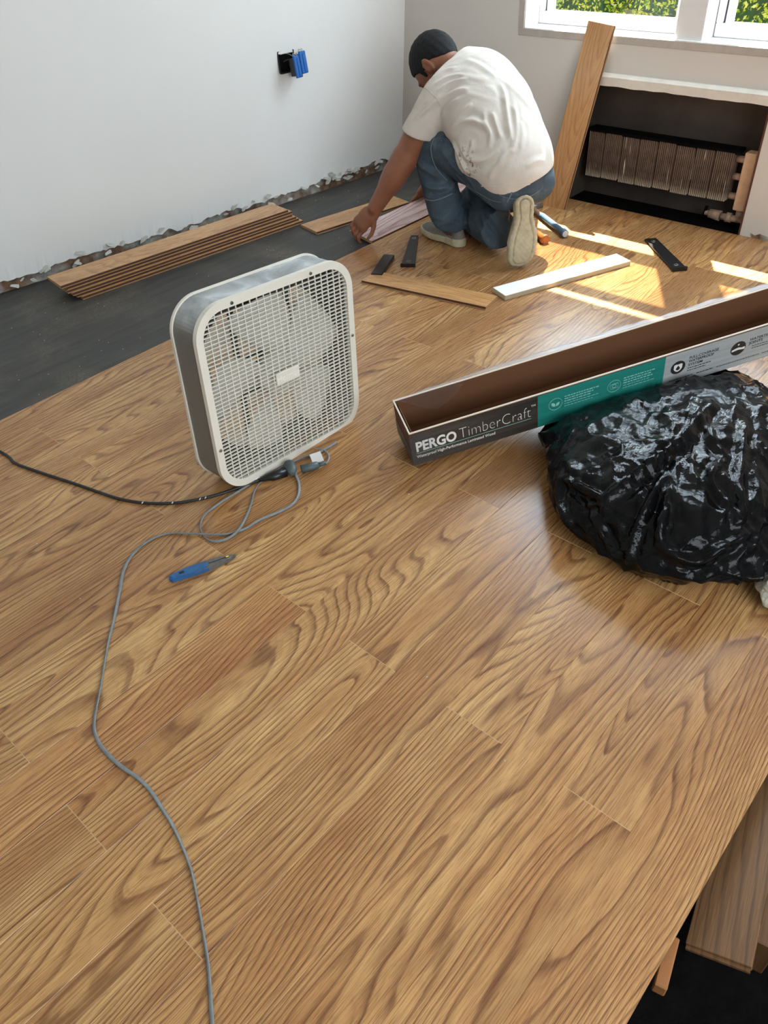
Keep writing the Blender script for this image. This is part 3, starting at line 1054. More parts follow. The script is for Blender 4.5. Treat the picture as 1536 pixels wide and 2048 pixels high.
# board leaning on the window sill
lean = board_mesh(0.760, 0.122)
b0 = Vector((3.292, 1.936, 0.004)); b1 = Vector((3.424, 1.864, 0.722))
xa = (b1 - b0).normalized(); ya = Vector((0, -1, 0)); ya = (ya - xa * ya.dot(xa)).normalized(); za = xa.cross(ya)
if za.x > 0: ya = -ya; za = xa.cross(ya)
o = link('laminate_board', lean, None)
place(o, (b0 + b1) / 2 - za * 0.006 + Vector((0.0, 0, 0.0)), xa, ya, za)
tag(o, 'oak board leaning upright against the window sill', 'board')

# white painted board
bm = bmesh.new()
add_box(bm, -0.315, 0.315, -0.045, 0.045, 0, 0.019, 1, 0.0012)
for f in bm.faces: f.material_index = 0 if f.normal.z > 0.9 else 1
me = bpy.data.meshes.new('white_board'); bm.to_mesh(me); bm.free(); me.materials.append(M['white_mdf']); me.materials.append(M['mdf_edge'])
P0 = (G(987, 575, .019) + G(1009, 592, .019)) / 2; P1 = (G(1262, 521, .019) + G(1233, 508, .019)) / 2
d = P1 - P0
o = link('white_board', me, None, None, ((P0.x + P1.x) / 2, (P0.y + P1.y) / 2, 0.0003), (0, 0, math.atan2(d.y, d.x)))
o.scale = (d.length / 0.63, 1, 1)
tag(o, 'white painted board with raw edges lying half in sunlight', 'board')

# boards in the lower right corner: one leaning down off the floor edge, and a small block
bm = bmesh.new()
add_box(bm, -0.40, 0.0, -0.05, 0.05, -0.006, 0.006, 0, 0.001)
add_box(bm, 0.0, 0.006, -0.049, 0.048, -0.006, 0.0, 0)
me = bpy.data.meshes.new('loose_board'); bm.to_mesh(me); bm.free(); me.materials.append(M['pine_shaded'])
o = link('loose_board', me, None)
e0 = Vector((0.672, -0.030, -0.052)); e1 = Vector((1.06, 0.050, -0.052))
xa = (e0 - e1).normalized(); za = Vector((0.05, 0.30, 1)).normalized(); za = (za - xa * za.dot(xa)).normalized(); ya = za.cross(xa)
place(o, e0, xa, ya, za)
o2 = tag(o, 'dim brown plank end with knots, resting beyond the floor edge', 'board')
bm = bmesh.new(); add_box(bm, -0.20, 0.20, -0.03, 0.03, -0.10, 0.0, 0, 0.002)
o = obj('support_batten', bm, M['pine_shaded'], None, (0.935, -0.03, -0.060), (0, 0, 0.2))
tag(o, 'rough batten under the dim plank past the floor edge', 'batten')
bm = bmesh.new(); add_box(bm, -0.042, 0.042, -0.010, 0.010, -0.03, 0.0, 0, 0.002)
o = obj('wood_block', bm, M['block'], None, (0.600, 0.0275, -0.020), (0, 0, 0.22))
tag(o, 'small orange-brown wood block stuck under the edge of the laid floor', 'wood block')

# ------------------------------------------------------------------ radiator in the recess
rad = thing('radiator', 'rusty brown finned radiator inside the dark recess under the window', 'radiator', (3.49, 1.555, 0.105))
nsec = 8
ya_, yb_ = 0.345, -0.345
sw = (ya_ - yb_) / nsec
bm = bmesh.new()
for q in range(9):
    y = -sw / 2 + 0.004 + (sw - 0.008) * (q + 0.5) / 9
    add_box(bm, -0.004, 0.05, y - 0.0028, y + 0.0028, 0.0, 0.195, 0)
add_box(bm, 0.004, 0.055, -sw / 2 + 0.002, sw / 2 - 0.002, 0.004, 0.190, 0)
mes = bpy.data.meshes.new('radiator_section'); bm.to_mesh(mes); bm.free(); mes.materials.append(M['radiator'])
for i in range(nsec):
    o = link('radiator_section', mes, None, rad, (0.003 * (i % 2), yb_ + sw * (i + 0.5), -0.002 * (i % 3)))
obj('top_strip', box_mesh(0.0, 0.075, yb_ - 0.01, ya_ + 0.01, 0.190, 0.205, 0.003), M['matt_black'], rad)  # near-black strip along the top of the radiator
bm = bmesh.new()
add_box(bm, 0.0, 0.05, yb_ - 0.085, yb_ - 0.035, -0.030, 0.205, 0, 0.006, 2)
obj('end_casting', bm, M['endcap'], rad)
bm = bmesh.new()
for z in (0.02, 0.10, 0.17):
    bm = bmesh.new(); add_cyl(bm, (0.025, yb_ - 0.05, z), (0.025, yb_, z), 0.014, n=10)
    obj('header_pipe', bm, M['pipe'], rad)
bm = bmesh.new()
add_cyl(bm, (0.02, yb_ - 0.065, -0.03), (0.02, yb_ - 0.065, -0.075), 0.016, n=12)
add_cyl(bm, (0.02, yb_ - 0.085, -0.070), (0.02, yb_ + 0.02, -0.070), 0.015, n=12)
add_cyl(bm, (0.02, yb_ - 0.035, -0.070), (0.02, yb_ - 0.010, -0.070), 0.021, n=8)
add_cyl(bm, (0.02, yb_ + 0.015, -0.070), (0.02, yb_ + 0.065, -0.068), 0.023, 0.019, n=8)
add_cyl(bm, (0.02, yb_ + 0.065, -0.068), (0.02, yb_ + 0.085, -0.068), 0.011, n=8)
for v in bm.verts:
    v.co += Vector((noise.noise(v.co * 60), noise.noise(v.co * 60 + Vector((5, 0, 0))), noise.noise(v.co * 60 + Vector((0, 5, 0))))) * 0.003
vp = obj('valve_pipe', bm, M['pipe'], rad)
bm = bmesh.new()
add_cyl(bm, (0.02, yb_ + 0.088, -0.082), (0.02, yb_ + 0.082, -0.040), 0.007, n=8)
obj('valve_handle', bm, M['matt_black'], vp)

# ------------------------------------------------------------------ electrical box on the left wall
OBX = 2.694
ob = thing('outlet_box', 'black wall box in the left wall with two blue wiring devices pulled out', 'outlet', (OBX, wl_y(OBX) - LEAN * 0.622 - 0.002, 0.622), (-0.07, 0, -0.11))
bm = bmesh.new()
outer = rrect(-0.047, 0.047, -0.048, 0.048, 0.010, 5); inner = rrect(-0.041, 0.041, -0.042, 0.042, 0.008, 5)
A = [bm.verts.new((x, -0.004, z)) for x, z in outer]; B = [bm.verts.new((x, -0.004, z)) for x, z in inner]
Cc = [bm.verts.new((x, -0.0005, z)) for x, z in inner]; Dd = [bm.verts.new((x, 0.001, z)) for x, z in outer]
n = len(outer)
for i in range(n):
    j = (i + 1) % n
    bm.faces.new((A[i], A[j], B[j], B[i])); bm.faces.new((B[i], B[j], Cc[j], Cc[i])); bm.faces.new((Dd[i], Dd[j], A[j], A[i]))
bm.faces.new(Cc)
obj('box_rim', bm, M['blackplastic'], ob)
obj('box_back', box_mesh(-0.040, 0.040, -0.0025, -0.0007, -0.041, 0.041), M['matt_black'], ob)
bm = bmesh.new()
add_tube(bm, catmull([(-0.034, -0.004, 0.030), (0.0, -0.010, 0.030), (0.014, -0.030, 0.020), (0.018, -0.045, 0.010)], 6), 0.0018, 6)
obj('bare_wire', bm, M['screw'], ob)
bm = bmesh.new()
add_tube(bm, catmull([(-0.02, -0.004, 0.0), (-0.004, -0.02, 0.006), (0.02, -0.035, 0.0), (0.03, -0.05, -0.004)], 6), 0.0030, 6)
add_tube(bm, catmull([(0.01, -0.004, -0.02), (0.014, -0.02, -0.012), (0.03, -0.038, -0.01)], 6), 0.0030, 6)
obj('black_wire', bm, M['cord_black'], ob)
for q, (dx, dz) in enumerate(((0.012, -0.022), (0.046, -0.010))):
    dv = bpy.data.objects.new('wiring_device', None); COL.objects.link(dv); dv.parent = ob
    dv.location = (dx, -0.058, dz - 0.002)
    dv.rotation_euler = (math.radians(-4), 0, math.radians(8))
    bm = bmesh.new(); add_box(bm, -0.017, 0.017, -0.002, 0.030, -0.036, 0.036, 0, 0.003, 2)
    obj('device_body', bm, M['blackplastic'], dv)
    bm = bmesh.new()
    add_box(bm, -0.020, 0.020, -0.012, -0.002, -0.044, 0.046, 0, 0.004, 2)
    add_box(bm, -0.004, 0.012, -0.015, -0.010, -0.040, 0.034, 0, 0.002, 2)
    obj('device_face', bm, M['blue_device'], dv)
    bm = bmesh.new()
    for sx in (-0.010, 0.006):
        for k in range(10):
            pass
        ring = [(sx + 0.0045 * math.cos(2 * PI * k / 12), -0.004, 0.050 + 0.0045 * math.sin(2 * PI * k / 12)) for k in range(13)]
        add_tube(bm, ring, 0.0014, 6)
    obj('mounting_ear', bm, M['screw'], dv)

# ------------------------------------------------------------------ box fan
FX, FY, FYAW, FTILT, FROLL, FW = 0.885, 1.4585, -0.0165, 0.0387, -0.0640, 0.528
FH = FW * 0.988
ax_ = Vector((math.cos(FYAW), math.sin(FYAW), 0)); n_ = Vector((-math.sin(FYAW), math.cos(FYAW), 0))
up_ = Vector((0, 0, 1)) * math.cos(FTILT) + n_ * math.sin(FTILT)
bk_ = n_ * math.cos(FTILT) - Vector((0, 0, 1)) * math.sin(FTILT)
c, s = math.cos(FROLL), math.sin(FROLL)
ax_, up_ = ax_ * c + up_ * s, -ax_ * s + up_ * c
fan = thing('box_fan', 'grey and cream box fan standing on the laid oak floor', 'fan')
place(fan, Vector((FX, FY, 0.015)) + ax_ * (FW / 2), ax_, bk_, up_)      # origin: bottom middle of the front face
RC = 0.088
hw = FW / 2
outer = rrect(-hw, hw, 0, FH, RC, 14)


def ring_band(bm, o, i, y0, y1):
    n = len(o)
    a = [bm.verts.new((x, y0, z)) for x, z in o]; b = [bm.verts.new((x, y1, z)) for x, z in o]
    c_ = [bm.verts.new((x, y0, z)) for x, z in i]; d_ = [bm.verts.new((x, y1, z)) for x, z in i]
    for k in range(n):
        j = (k + 1) % n
        for q in ((a[j], a[k], b[k], b[j]), (c_[k], c_[j], d_[j], d_[k]), (a[k], a[j], c_[j], c_[k]), (b[j], b[k], d_[k], d_[j])):
            f = bm.faces.new(q)


bm = bmesh.new()
ring_band(bm, rrect(-hw + .003, hw - .003, .003, FH - .003, RC - .003, 14), rrect(-hw + .006, hw - .006, .006, FH - .006, RC - .006, 14), 0.008, 0.098)
hs = obj('housing', bm, M['fan_steel'], fan)
m_ = hs.modifiers.new('n', 'EDGE_SPLIT'); hs.data.shade_smooth()
bm = bmesh.new()
ring_band(bm, rrect(-hw - .001, hw + .001, -.001, FH + .001, RC, 14), rrect(-hw + .008, hw - .008, .008, FH - .008, RC - .008, 14), 0.096, 0.104)
obj('rear_rim', bm, M['fan_plastic'], fan)
bm = bmesh.new()
ring_band(bm, outer, rrect(-hw + .021, hw - .021, .021, FH - .021, RC - .021, 14), -0.004, 0.010)
bmesh.ops.bevel(bm, geom=[e for e in bm.edges if len(e.link_faces) == 2 and e.calc_face_angle() > 1.0], offset=0.003, segments=2, affect='EDGES')
fr_ = obj('front_frame', bm, M['fan_plastic'], fan)
# rear venturi: dark plate with a round opening, reads as dark corners behind the grille
bm = bmesh.new()
o_ = rrect(-hw + .006, hw - .006, .006, FH - .006, RC - .006, 14)
cz = FH / 2
angs = [math.atan2(z - cz, x) for x, z in o_]
i_ = [(0.236 * math.cos(a), cz + 0.236 * math.sin(a)) for a in angs]
ring_band(bm, o_, i_, 0.076, 0.079)
obj('venturi_plate', bm, M['fan_dark'], fan)


def grille(name, y, nv, nh, rr, mat, parent, bow=0.0):
    bm = bmesh.new()
    x0, x1, z0, z1, rc = -hw + .022, hw - .022, .022, FH - .022, RC - .022

    def half(u, lo, hi):          # shrink near rounded corners
        e = min(u - lo, hi - u)
        if e >= rc: return 0.0
        e = max(e, 0.0)
        return rc - math.sqrt(max(rc * rc - (rc - e) ** 2, 0))
    for i in range(nv):
        x = x0 + (x1 - x0) * (i + 1) / (nv + 1); s_ = half(x, x0, x1)
        add_box(bm, x - rr, x + rr, y + 0.001, y + 0.0045, z0 + s_, z1 - s_)
    for i in range(nh):
        z = z0 + (z1 - z0) * (i + 1) / (nh + 1); s_ = half(z, z0, z1)
        add_box(bm, x0 + s_, x1 - s_, y, y + 0.0055, z - rr, z + rr)
    o = obj(name, bm, mat, parent)
    o['kind'] = 'stuff'
    return o


grille('front_grille', -0.002, 21, 44, 0.00115, M['fan_plastic'], fan)
grille('rear_grille', 0.094, 21, 44, 0.0010, M['fan_plastic'], fan)
# motor and bracket
bm = bmesh.new()
add_cyl(bm, (0, 0.045, cz), (0, 0.085, cz), 0.045, n=28)
obj('motor', bm, M['fan_dark'], fan)
bm = bmesh.new()
add_box(bm, -0.10, -0.088, 0.078, 0.090, cz + 0.05, FH - .02); add_box(bm, 0.088, 0.10, 0.078, 0.090, cz + 0.05, FH - .02)
add_box(bm, -0.10, 0.10, 0.078, 0.090, cz + 0.145, cz + 0.157)
add_box(bm, -0.10, -0.088, 0.078, 0.090, .02, cz - 0.05); add_box(bm, 0.088, 0.10, 0.078, 0.090, .02, cz - 0.05)
add_box(bm, -0.10, 0.10, 0.078, 0.090, cz - 0.056, cz - 0.044); add_box(bm, -0.10, 0.10, 0.078, 0.090, cz + 0.044, cz + 0.056)
obj('motor_bracket', bm, M['fan_dark'], fan)
# blades
hub = bmesh.new(); add_cyl(hub, (0, 0.022, cz), (0, 0.050, cz), 0.058, 0.066, n=32)
hub_o = obj('hub', hub, M['fan_blade'], fan)
bm = bmesh.new()
nr, na = 10, 12
g = []
for i in range(nr):
    r_ = 0.055 + (0.222 - 0.055) * i / (nr - 1)
    row = []
    wdt = math.radians(34 + 22 * math.sin(PI * min(1, i / (nr - 1) * .9)))
    for j in range(na):
        a = (j / (na - 1) - .5) * wdt + 0.25 * (i / nr)
        row.append(bm.verts.new((r_ * math.cos(a), 0.036 + 0.040 * (j / (na - 1) - .5) * (1.1 - .3 * i / nr), r_ * math.sin(a))))
    g.append(row)
for i in range(nr - 1):
    for j in range(na - 1): bm.faces.new((g[i][j], g[i + 1][j], g[i + 1][j + 1], g[i][j + 1])).smooth = True
mb = bpy.data.meshes.new('blade'); bm.to_mesh(mb); bm.free(); mb.materials.append(M['fan_blade'])
for k in range(5):
    o = link('blade', mb, None, fan, (0, 0, cz), (0, -math.radians(72 * k + 20), 0))
    sd = o.modifiers.new('s', 'SOLIDIFY'); sd.thickness = 0.0018
bm = bmesh.new(); add_box(bm, -0.040, 0.040, -0.006, 0.0, cz - 0.018, cz + 0.018, 0, 0.002, 2)
bd = obj('badge', bm, M['fan_plastic'], fan)
me = text_mesh('Holmes', 0.026, 0.0006, 0.0003, 'CENTER'); me.materials.append(M['badge_text'])
link('lettering', me, None, bd, (0, -0.0063, cz - 0.009), (PI / 2, 0, 0))
for (sx, sz) in ((-0.145, FH - .012), (0.115, FH - .012), (hw - .012, cz + 0.03), (-hw + 0.012, cz - 0.12)):
    bm = bmesh.new(); add_cyl(bm, (sx, -0.0035, sz), (sx, -0.0065, sz), 0.0052, 0.0040, n=12)
    obj('screw', bm, M['screw'], fan)
for sx in (-0.150, 0.178):
    bm = bmesh.new()
    add_box(bm, sx - .013, sx + .013, 0.002, 0.100, -0.012, 0.004, 0, 0.002)
    add_tube(bm, [(sx + .007 * math.cos(2 * PI * k / 14), -0.003, -.005 + .007 * math.sin(2 * PI * k / 14)) for k in range(15)], 0.0025, 6)
    obj('foot', bm, M['fan_plastic'], fan)
bm = bmesh.new(); add_cyl(bm, (hw - .003, 0.05, cz + .05), (hw + .006, 0.05, cz + .05), 0.003, n=8)
obj('side_screw', bm, M['fan_dark'], fan)


# fan's own thin flat cord: a loop in front, then round to the plug
def floor_path(px, z):
    return [G(x, y, z if isinstance(z, (int, float)) else z[i]) for i, (x, y) in enumerate(px)]


def world_child(name, bm, mat, parent):
    """mesh authored in world space, hung under a thing that may be rotated"""
    bpy.context.view_layer.update()
    inv = parent.matrix_world.inverted()
    for v in bm.verts: v.co = inv @ v.co
    return obj(name, bm, mat, parent)


place_mw = fan.matrix_world.copy()
loop = [(530, 948), (498, 969), (470, 987), (440, 1006), (412, 1028), (402, 1045), (402, 1062), (412, 1077), (430, 1083), (453, 1078), (475, 1062), (491, 1036), (502, 1008), (509, 982), (519, 967), (538, 953), (553, 940), (575, 929), (602, 917), (630, 908), (655, 896), (674, 884)]
bm = bmesh.new()
add_tube(bm, catmull(floor_path(loop, [.004] * 8 + [.004, .005, .0105, .006, .004, .004, .004, .004, .004, .005, .006, .005, .004, .004]), 6), 0.0036, 8, 0.0019, 6)
world_child('power_cord', bm, M['cord_grey'], fan)
bm = bmesh.new()
add_tube(bm, catmull(floor_path([(628, 897), (646, 899), (656, 908), (657, 920), (650, 928)], [.008, .006, .006, .008, .010]), 6), 0.0032, 8, 0.0018)
world_child('power_cord', bm, M['cord_grey'], fan)
bm = bmesh.new()
pa = G(652, 926, .014); pb = G(600, 939, .014)
add_cyl(bm, pa, pa.lerp(pb, .30), 0.005, 0.007, n=8)
add_tube(bm, [pa.lerp(pb, .28), pa.lerp(pb, .32), pa.lerp(pb, .60), pa.lerp(pb, .95)], [0.007, 0.012, 0.013, 0.013], 8, [0.006, 0.010, 0.011, 0.011])
world_child('plug', bm, M['socket'], fan)
bm = bmesh.new()
t0 = G(628, 930, .012); t1 = G(648, 921, .014); tu = Vector((0.0, 0.012, 0.030))
q = [t0, t1, t1 + tu * .9, t0 + tu]
vs = [bm.verts.new(v) for v in q]; vs2 = [bm.verts.new(v + Vector((-.001, .001, .001))) for v in q]
bm.faces.new(vs); bm.faces.new(vs2[::-1])
for i in range(4): bm.faces.new((vs[i], vs2[i], vs2[(i + 1) % 4], vs[(i + 1) % 4]))
world_child('cord_tag', bm, M['tagwhite'], fan)

# black extension cord with its socket end
bc = thing('black_extension_cord', 'black extension cord running left from the fan, paint-spotted', 'cord', tuple(G(240, 999)))
pts = [(-260, 780), (-140, 838), (0, 903), (30, 926), (75, 943), (145, 966), (200, 985), (240, 998), (290, 1006), (350, 1006), (400, 998), (440, 988), (475, 976), (500, 967), (522, 959)]
bm = bmesh.new(); add_tube(bm, catmull(floor_path(pts, 0.0046), 8), 0.0044, 10)
world_child('cord', bm, M['cord_black'], bc)
bm = bmesh.new()
a = G(520, 960, .010); b = G(572, 944, .012)
add_tube(bm, [a, a.lerp(b, .3), a.lerp(b, .45), b], [0.006, 0.010, 0.016, 0.017], 10, [.006, .009, .012, .013])
world_child('socket_end', bm, M['blackplastic'], bc)
for (x, y) in ((345, 1005), (400, 998), (411, 995), (285, 1005)):
    bm = bmesh.new()
    p = G(x, y, 0.0085); add_tube(bm, [p + Vector((-.004, -.002, 0)), p, p + Vector((.004, .002, 0))], [0.001, 0.0022, 0.001], 6)
    world_child('paint_spot', bm, M['tagwhite'], bc)

# grey extension cord with a triple tap
gc = thing('grey_extension_cord', 'long grey flat extension cord snaking towards the camera', 'cord', tuple(G(240, 1180)))
pts = [(440, 2200), (428, 2100), (423, 2030), (416, 1930), (405, 1860), (395, 1800), (383, 1742), (366, 1695), (345, 1650), (322, 1613), (300, 1580), (275, 1555), (245, 1535), (215, 1508), (196, 1482), (188, 1455), (191, 1425), (199, 1385), (207, 1340), (217, 1285), (228, 1240), (240, 1180), (247, 1142), (262, 1113), (285, 1090), (315, 1073), (345, 1066), (380, 1067), (420, 1069), (455, 1068), (490, 1058), (520, 1040), (560, 1023), (585, 1009), (597, 990), (598, 967), (591, 948), (586, 938)]
zz = [.004] * len(pts)
for i in (27, 28): zz[i] = .0065
for i in (36, 37): zz[i] = .010
bm = bmesh.new(); add_tube(bm, catmull(floor_path(pts, zz), 8), 0.0042, 10, 0.0024, 5.0)
world_child('cord', bm, M['cord_grey'], gc)
bm = bmesh.new()
a = G(577, 925, .018); b = G(586, 948, .016)
add_tube(bm, [a, a.lerp(b, .15), a.lerp(b, .7), b], [0.013, 0.017, 0.016, 0.007], 10, [.010, .013, .012, .006])
world_child('triple_tap', bm, M['socket'], gc)

# ------------------------------------------------------------------ utility knife
k0 = G(338, 1156, .010); k1 = G(471, 1110, .010)
kd = (k1 - k0); kl = kd.length
kn = thing('utility_knife', 'blue and grey utility knife lying beside the grey cord', 'knife', ((k0.x + k1.x) / 2, (k0.y + k1.y) / 2, 0.0004), (0, 0, math.atan2(kd.y, kd.x)))
h = kl / 2


def knife_profile(xs):
    return xs


bm = bmesh.new()
up_p = [(-h, -0.004), (-h + .006, -0.012), (-h * .4, -0.0145), (0, -0.0155), (h * .4, -0.012), (h * .85, -0.004), (h, 0.003), (h * .9, .007), (h * .5, 0.011), (0, 0.0135), (-h * .5, 0.0125), (-h + .008, 0.010), (-h, 0.005)]
add_prism(bm, up_p, 0.0, 0.013)
bmesh.ops.bevel(bm, geom=[e for e in bm.edges if abs(e.verts[0].co.z - e.verts[1].co.z) < 1e-5 and e.verts[0].co.z > .01], offset=0.004, segments=3, affect='EDGES')
obj('metal_body', bm, M['knifegrey'], kn)
bm = bmesh.new()
pr = [(-h - .001, -0.004), (-h + .006, -0.0125), (-h * .4, -0.0152), (0.012, -0.0158), (0.018, 0.009), (-h * .4, 0.0095), (-h + .008, 0.006), (-h - .001, 0.002)]
add_prism(bm, pr, 0.003, 0.016)
bmesh.ops.bevel(bm, geom=[e for e in bm.edges if abs(e.verts[0].co.z - e.verts[1].co.z) < 1e-5 and e.verts[0].co.z > .01], offset=0.004, segments=3, affect='EDGES')
obj('blue_grip', bm, M['knifeblue'], kn)
obj('blade_slider', box_mesh(-h + .026, -h + .038, -0.006, 0.001, 0.0155, 0.0165), M['blackplastic'], kn)
bm = bmesh.new(); add_prism(bm, [(h * .8, -.001), (h + .004, .001), (h + .004, .006), (h * .8, .005)], 0.006, 0.0072)
obj('blade', bm, M['screw'], kn)
obj('yellow_mark', box_mesh(h * .72, h * .80, -0.001, 0.003, 0.0125, 0.0136), M['yellow'], kn)
obj('slot', box_mesh(0.016, h * .78, -0.0015, 0.0008, 0.0128, 0.0133), M['blackplastic'], kn)

# ------------------------------------------------------------------ black fitting tools
tb0 = (G(738, 549, .012) + G(768, 551, .012)) / 2; tb1 = (G(766, 510, .012) + G(790, 512, .012)) / 2
d = tb1 - tb0
bm = bmesh.new(); add_box(bm, -d.length / 2, d.length / 2, -0.024, 0.024, 0, 0.017, 0, 0.002)
tk = obj('tapping_block', bm, M['blackplastic'], None, ((tb0.x + tb1.x) / 2, (tb0.y + tb1.y) / 2, 0.0002), (0, 0, math.atan2(d.y, d.x)))
tag(tk, 'small black tapping block beside the diagonal offcut', 'tapping block')


def pull_bar(a, b, label, wa, wb, loc):
    d = b - a; L = d.length
    t = thing('pull_bar', label, 'pull bar', ((a.x + b.x) / 2, (a.y + b.y) / 2, 0.0002), (0, 0, math.atan2(d.y, d.x)), None)
    bm = bmesh.new()
    add_prism(bm, [(-L / 2, -wa / 2), (L / 2, -wb / 2), (L / 2, wb / 2), (-L / 2, wa / 2)], 0.004, 0.009)
    add_box(bm, L / 2 - .006, L / 2, -wb / 2, wb / 2, 0.0, 0.009)
    obj('plate', bm, M['blackplastic'], t)
    bm = bmesh.new(); add_box(bm, -L / 2 - .007, -L / 2, -wa / 2 - .002, wa / 2 + .002, 0.0, 0.016, 0, 0.001)
    obj('striking_lip', bm, M['blackplastic'], t)
    for x in (-L / 2 + .035, L / 2 - .035):
        bm = bmesh.new(); add_tube(bm, [(x + .008 * math.cos(2 * PI * k / 14), .008 * math.sin(2 * PI * k / 14), .0093) for k in range(15)], 0.0012, 6)
        obj('hole_rim', bm, M['screw'], t)
    return t


pull_bar((G(800, 532, 0) + G(832, 535, 0)) / 2, (G(822, 474, 0) + G(837, 475, 0)) / 2, 'black tapered pull bar next to the tapping block and left shoe', 0.058, 0.034, None)
pull_bar((G(1374, 540, 0) + G(1342, 542, 0)) / 2, (G(1290, 482, 0) + G(1310, 480, 0)) / 2, 'black pull bar lying alone right of the sunlit strip', 0.058, 0.050, None)


# hammers behind the man
def hammer(label, a, b, shaft, grip, end, rg):
    t = thing('hammer', label, 'hammer', ((a.x + b.x) / 2, (a.y + b.y) / 2, 0))
    bm = bmesh.new()
    add_tube(bm, [a, a.lerp(b, .30)], rg * .8, 10); world_child('shaft', bm, shaft, t)
    bm = bmesh.new()
    P = [a.lerp(b, .28), a.lerp(b, .34), a.lerp(b, .6), a.lerp(b, .88), a.lerp(b, .94), b]
    add_tube(bm, P, [rg * .8, rg * .95, rg, rg * .92, rg * 1.25, rg * 1.15], 12); world_child('grip', bm, grip, t)
    bm = bmesh.new()
    e = (b - a).normalized()
    add_cyl(bm, b, b + e * 0.002, rg * 1.0, rg * .9, n=12); world_child('grip_end', bm, end, t)
    bm = bmesh.new()
    sd_ = e.cross(Vector((0, 0, 1))).normalized()
    add_cyl(bm, a - sd_ * 0.05 + Vector((0, 0, .004)), a + sd_ * 0.045 + Vector((0, 0, .004)), 0.012, 0.015, n=14); world_child('head', bm, M['hammer_steel'] if grip is M['hammer_blue'] else M['hammer_red'], t)
    return t


hammer('hammer with a blue grip on sunlit floor behind the man', Vector((3.185, 1.985, .018)), Vector((2.995, 1.690, .018)), M['hammer_copper'], M['hammer_blue'], M['tagwhite'], 0.014)
hammer('hammer with a varnished wooden handle beside the raised shoe sole', Vector((3.000, 1.935, .018)), Vector((2.890, 1.722, .018)), M['hammer_wood'], M['hammer_wood'], M['hammer_wood'], 0.017)

# ------------------------------------------------------------------ long carton of flooring
BO = Vector((1.3117, 1.1421, 0.010)); BAZ, BEL, BRO = math.radians(-33.3), math.radians(7.2), math.radians(5.5)
BWd, BHt, BL = 0.155, 0.119, 1.26
a = Vector((math.cos(BEL) * math.cos(BAZ), math.cos(BEL) * math.sin(BAZ), math.sin(BEL)))
l_ = Vector((0, 0, 1)).cross(a).normalized(); u_ = a.cross(l_)
c, s = math.cos(BRO), math.sin(BRO)
l_, u_ = l_ * c + u_ * s, -l_ * s + u_ * c
carton = thing('flooring_carton', 'long open cardboard flooring carton with black, teal and grey print', 'box')
place(carton, BO, a, l_, u_)
T = 0.004
bm = bmesh.new(); add_box(bm, 0, BL, T, BWd - T, 0, T); obj('bottom_panel', bm, M['cardboard'], carton)
bm = bmesh.new(); add_box(bm, 0, BL, BWd - T, BWd, 0, BHt); obj('back_panel', bm, M['cardboard'], carton)
bm = bmesh.new(); add_box(bm, 0, BL, 0, T, 0, BHt); fp = obj('front_panel', bm, M['cardboard'], carton)
for x0, x1 in ((0, T), (BL - T, BL)):
    bm = bmesh.new(); add_box(bm, x0, x1, T, BWd - T, 0, BHt - .002); obj('end_panel', bm, M['cardboard'], carton)
bm = bmesh.new(); add_box(bm, 0.010, 0.013, T + .002, BWd - T - .002, T, BHt - .012); obj('inner_flap', bm, M['cardboard'], carton)
bm = bmesh.new()
add_box(bm, 0.0, BL, -0.0005, T + .0005, BHt - .0005, BHt + .0015)
add_box(bm, 0.0, BL, BWd - T - .0005, BWd + .0005, BHt - .0005, BHt + .0015)
add_box(bm, -0.0005, T, 0, BWd, BHt - .0005, BHt + .001)
obj('cut_edge', bm, M['cardedge'], carton)


def printed(name, x0, x1, mat):
    bm = bmesh.new(); add_box(bm, x0, x1, -0.0012, -0.0001, 0.001, BHt - .004)
    return obj(name, bm, mat, fp)


X1, X2 = 0.372, 0.755
printed('black_print', -0.0006, X1, M['print_black']); printed('teal_print', X1, X2, M['print_teal']); printed('grey_print', X2, BL, M['print_grey'])
bm = bmesh.new(); add_box(bm, -0.0014, -0.0002, 0.0, BWd, 0.001, BHt * .45); obj('end_print', bm, M['print_black'], carton)
YP = -0.0014


def write(body, x, z, size, mat, offset=0.0, width=None, parent=fp, name='lettering'):
    me = text_mesh(body, size, 0.00015, offset)
    me.materials.append(mat)
    o = link(name, me, None, parent, (x, YP, z), (PI / 2, 0, 0))
    if width:
        xs_ = [v.co.x for v in me.vertices]
        o.scale = (width / max(1e-6, max(xs_) - min(xs_)), 1, 1)
    return o


write('PERGO', 0.012, 0.050, 0.048, M['ink_white'], 0.0016, 0.118)
write('TimberCraft', 0.138, 0.050, 0.055, M['ink_white'], -0.0015, 0.212)
write('TM', 0.352, 0.084, 0.010, M['ink_white'])
bm = bmesh.new(); add_box(bm, 0.012, 0.352, YP - .0002, YP + .0002, 0.0425, 0.0437); obj('ruled_line', bm, M['ink_pale'], fp)
write('Waterproof High-Performance Laminated Wood', 0.012, 0.026, 0.0145, M['ink_white'], 0.0001, 0.232)
write('Bois Lamine Etanche de Haute Performance', 0.262, 0.026, 0.006, M['ink_pale'], 0, 0.09) if False else None


def ring_icon(x, z, r, mat, solid=False):
    bm = bmesh.new()
    n = 36
    if solid:
        add_prism(bm, [(x + r * math.cos(2 * PI * k / n), z + r * math.sin(2 * PI * k / n)) for k in range(n)], YP - .0001, YP + .0001, 0, 'y')
    else:
        add_tube(bm, [(x + r * math.cos(2 * PI * k / n), YP, z + r * math.sin(2 * PI * k / n)) for k in range(n + 1)], 0.0007, 4)
    return obj('round_icon', bm, mat, fp)


def shape(poly, mat, dy=0.0, name='icon_shape'):
    bm = bmesh.new(); add_prism(bm, poly, YP - .0003 - dy, YP - .0001 - dy, 0, 'y'); return obj(name, bm, mat, fp)


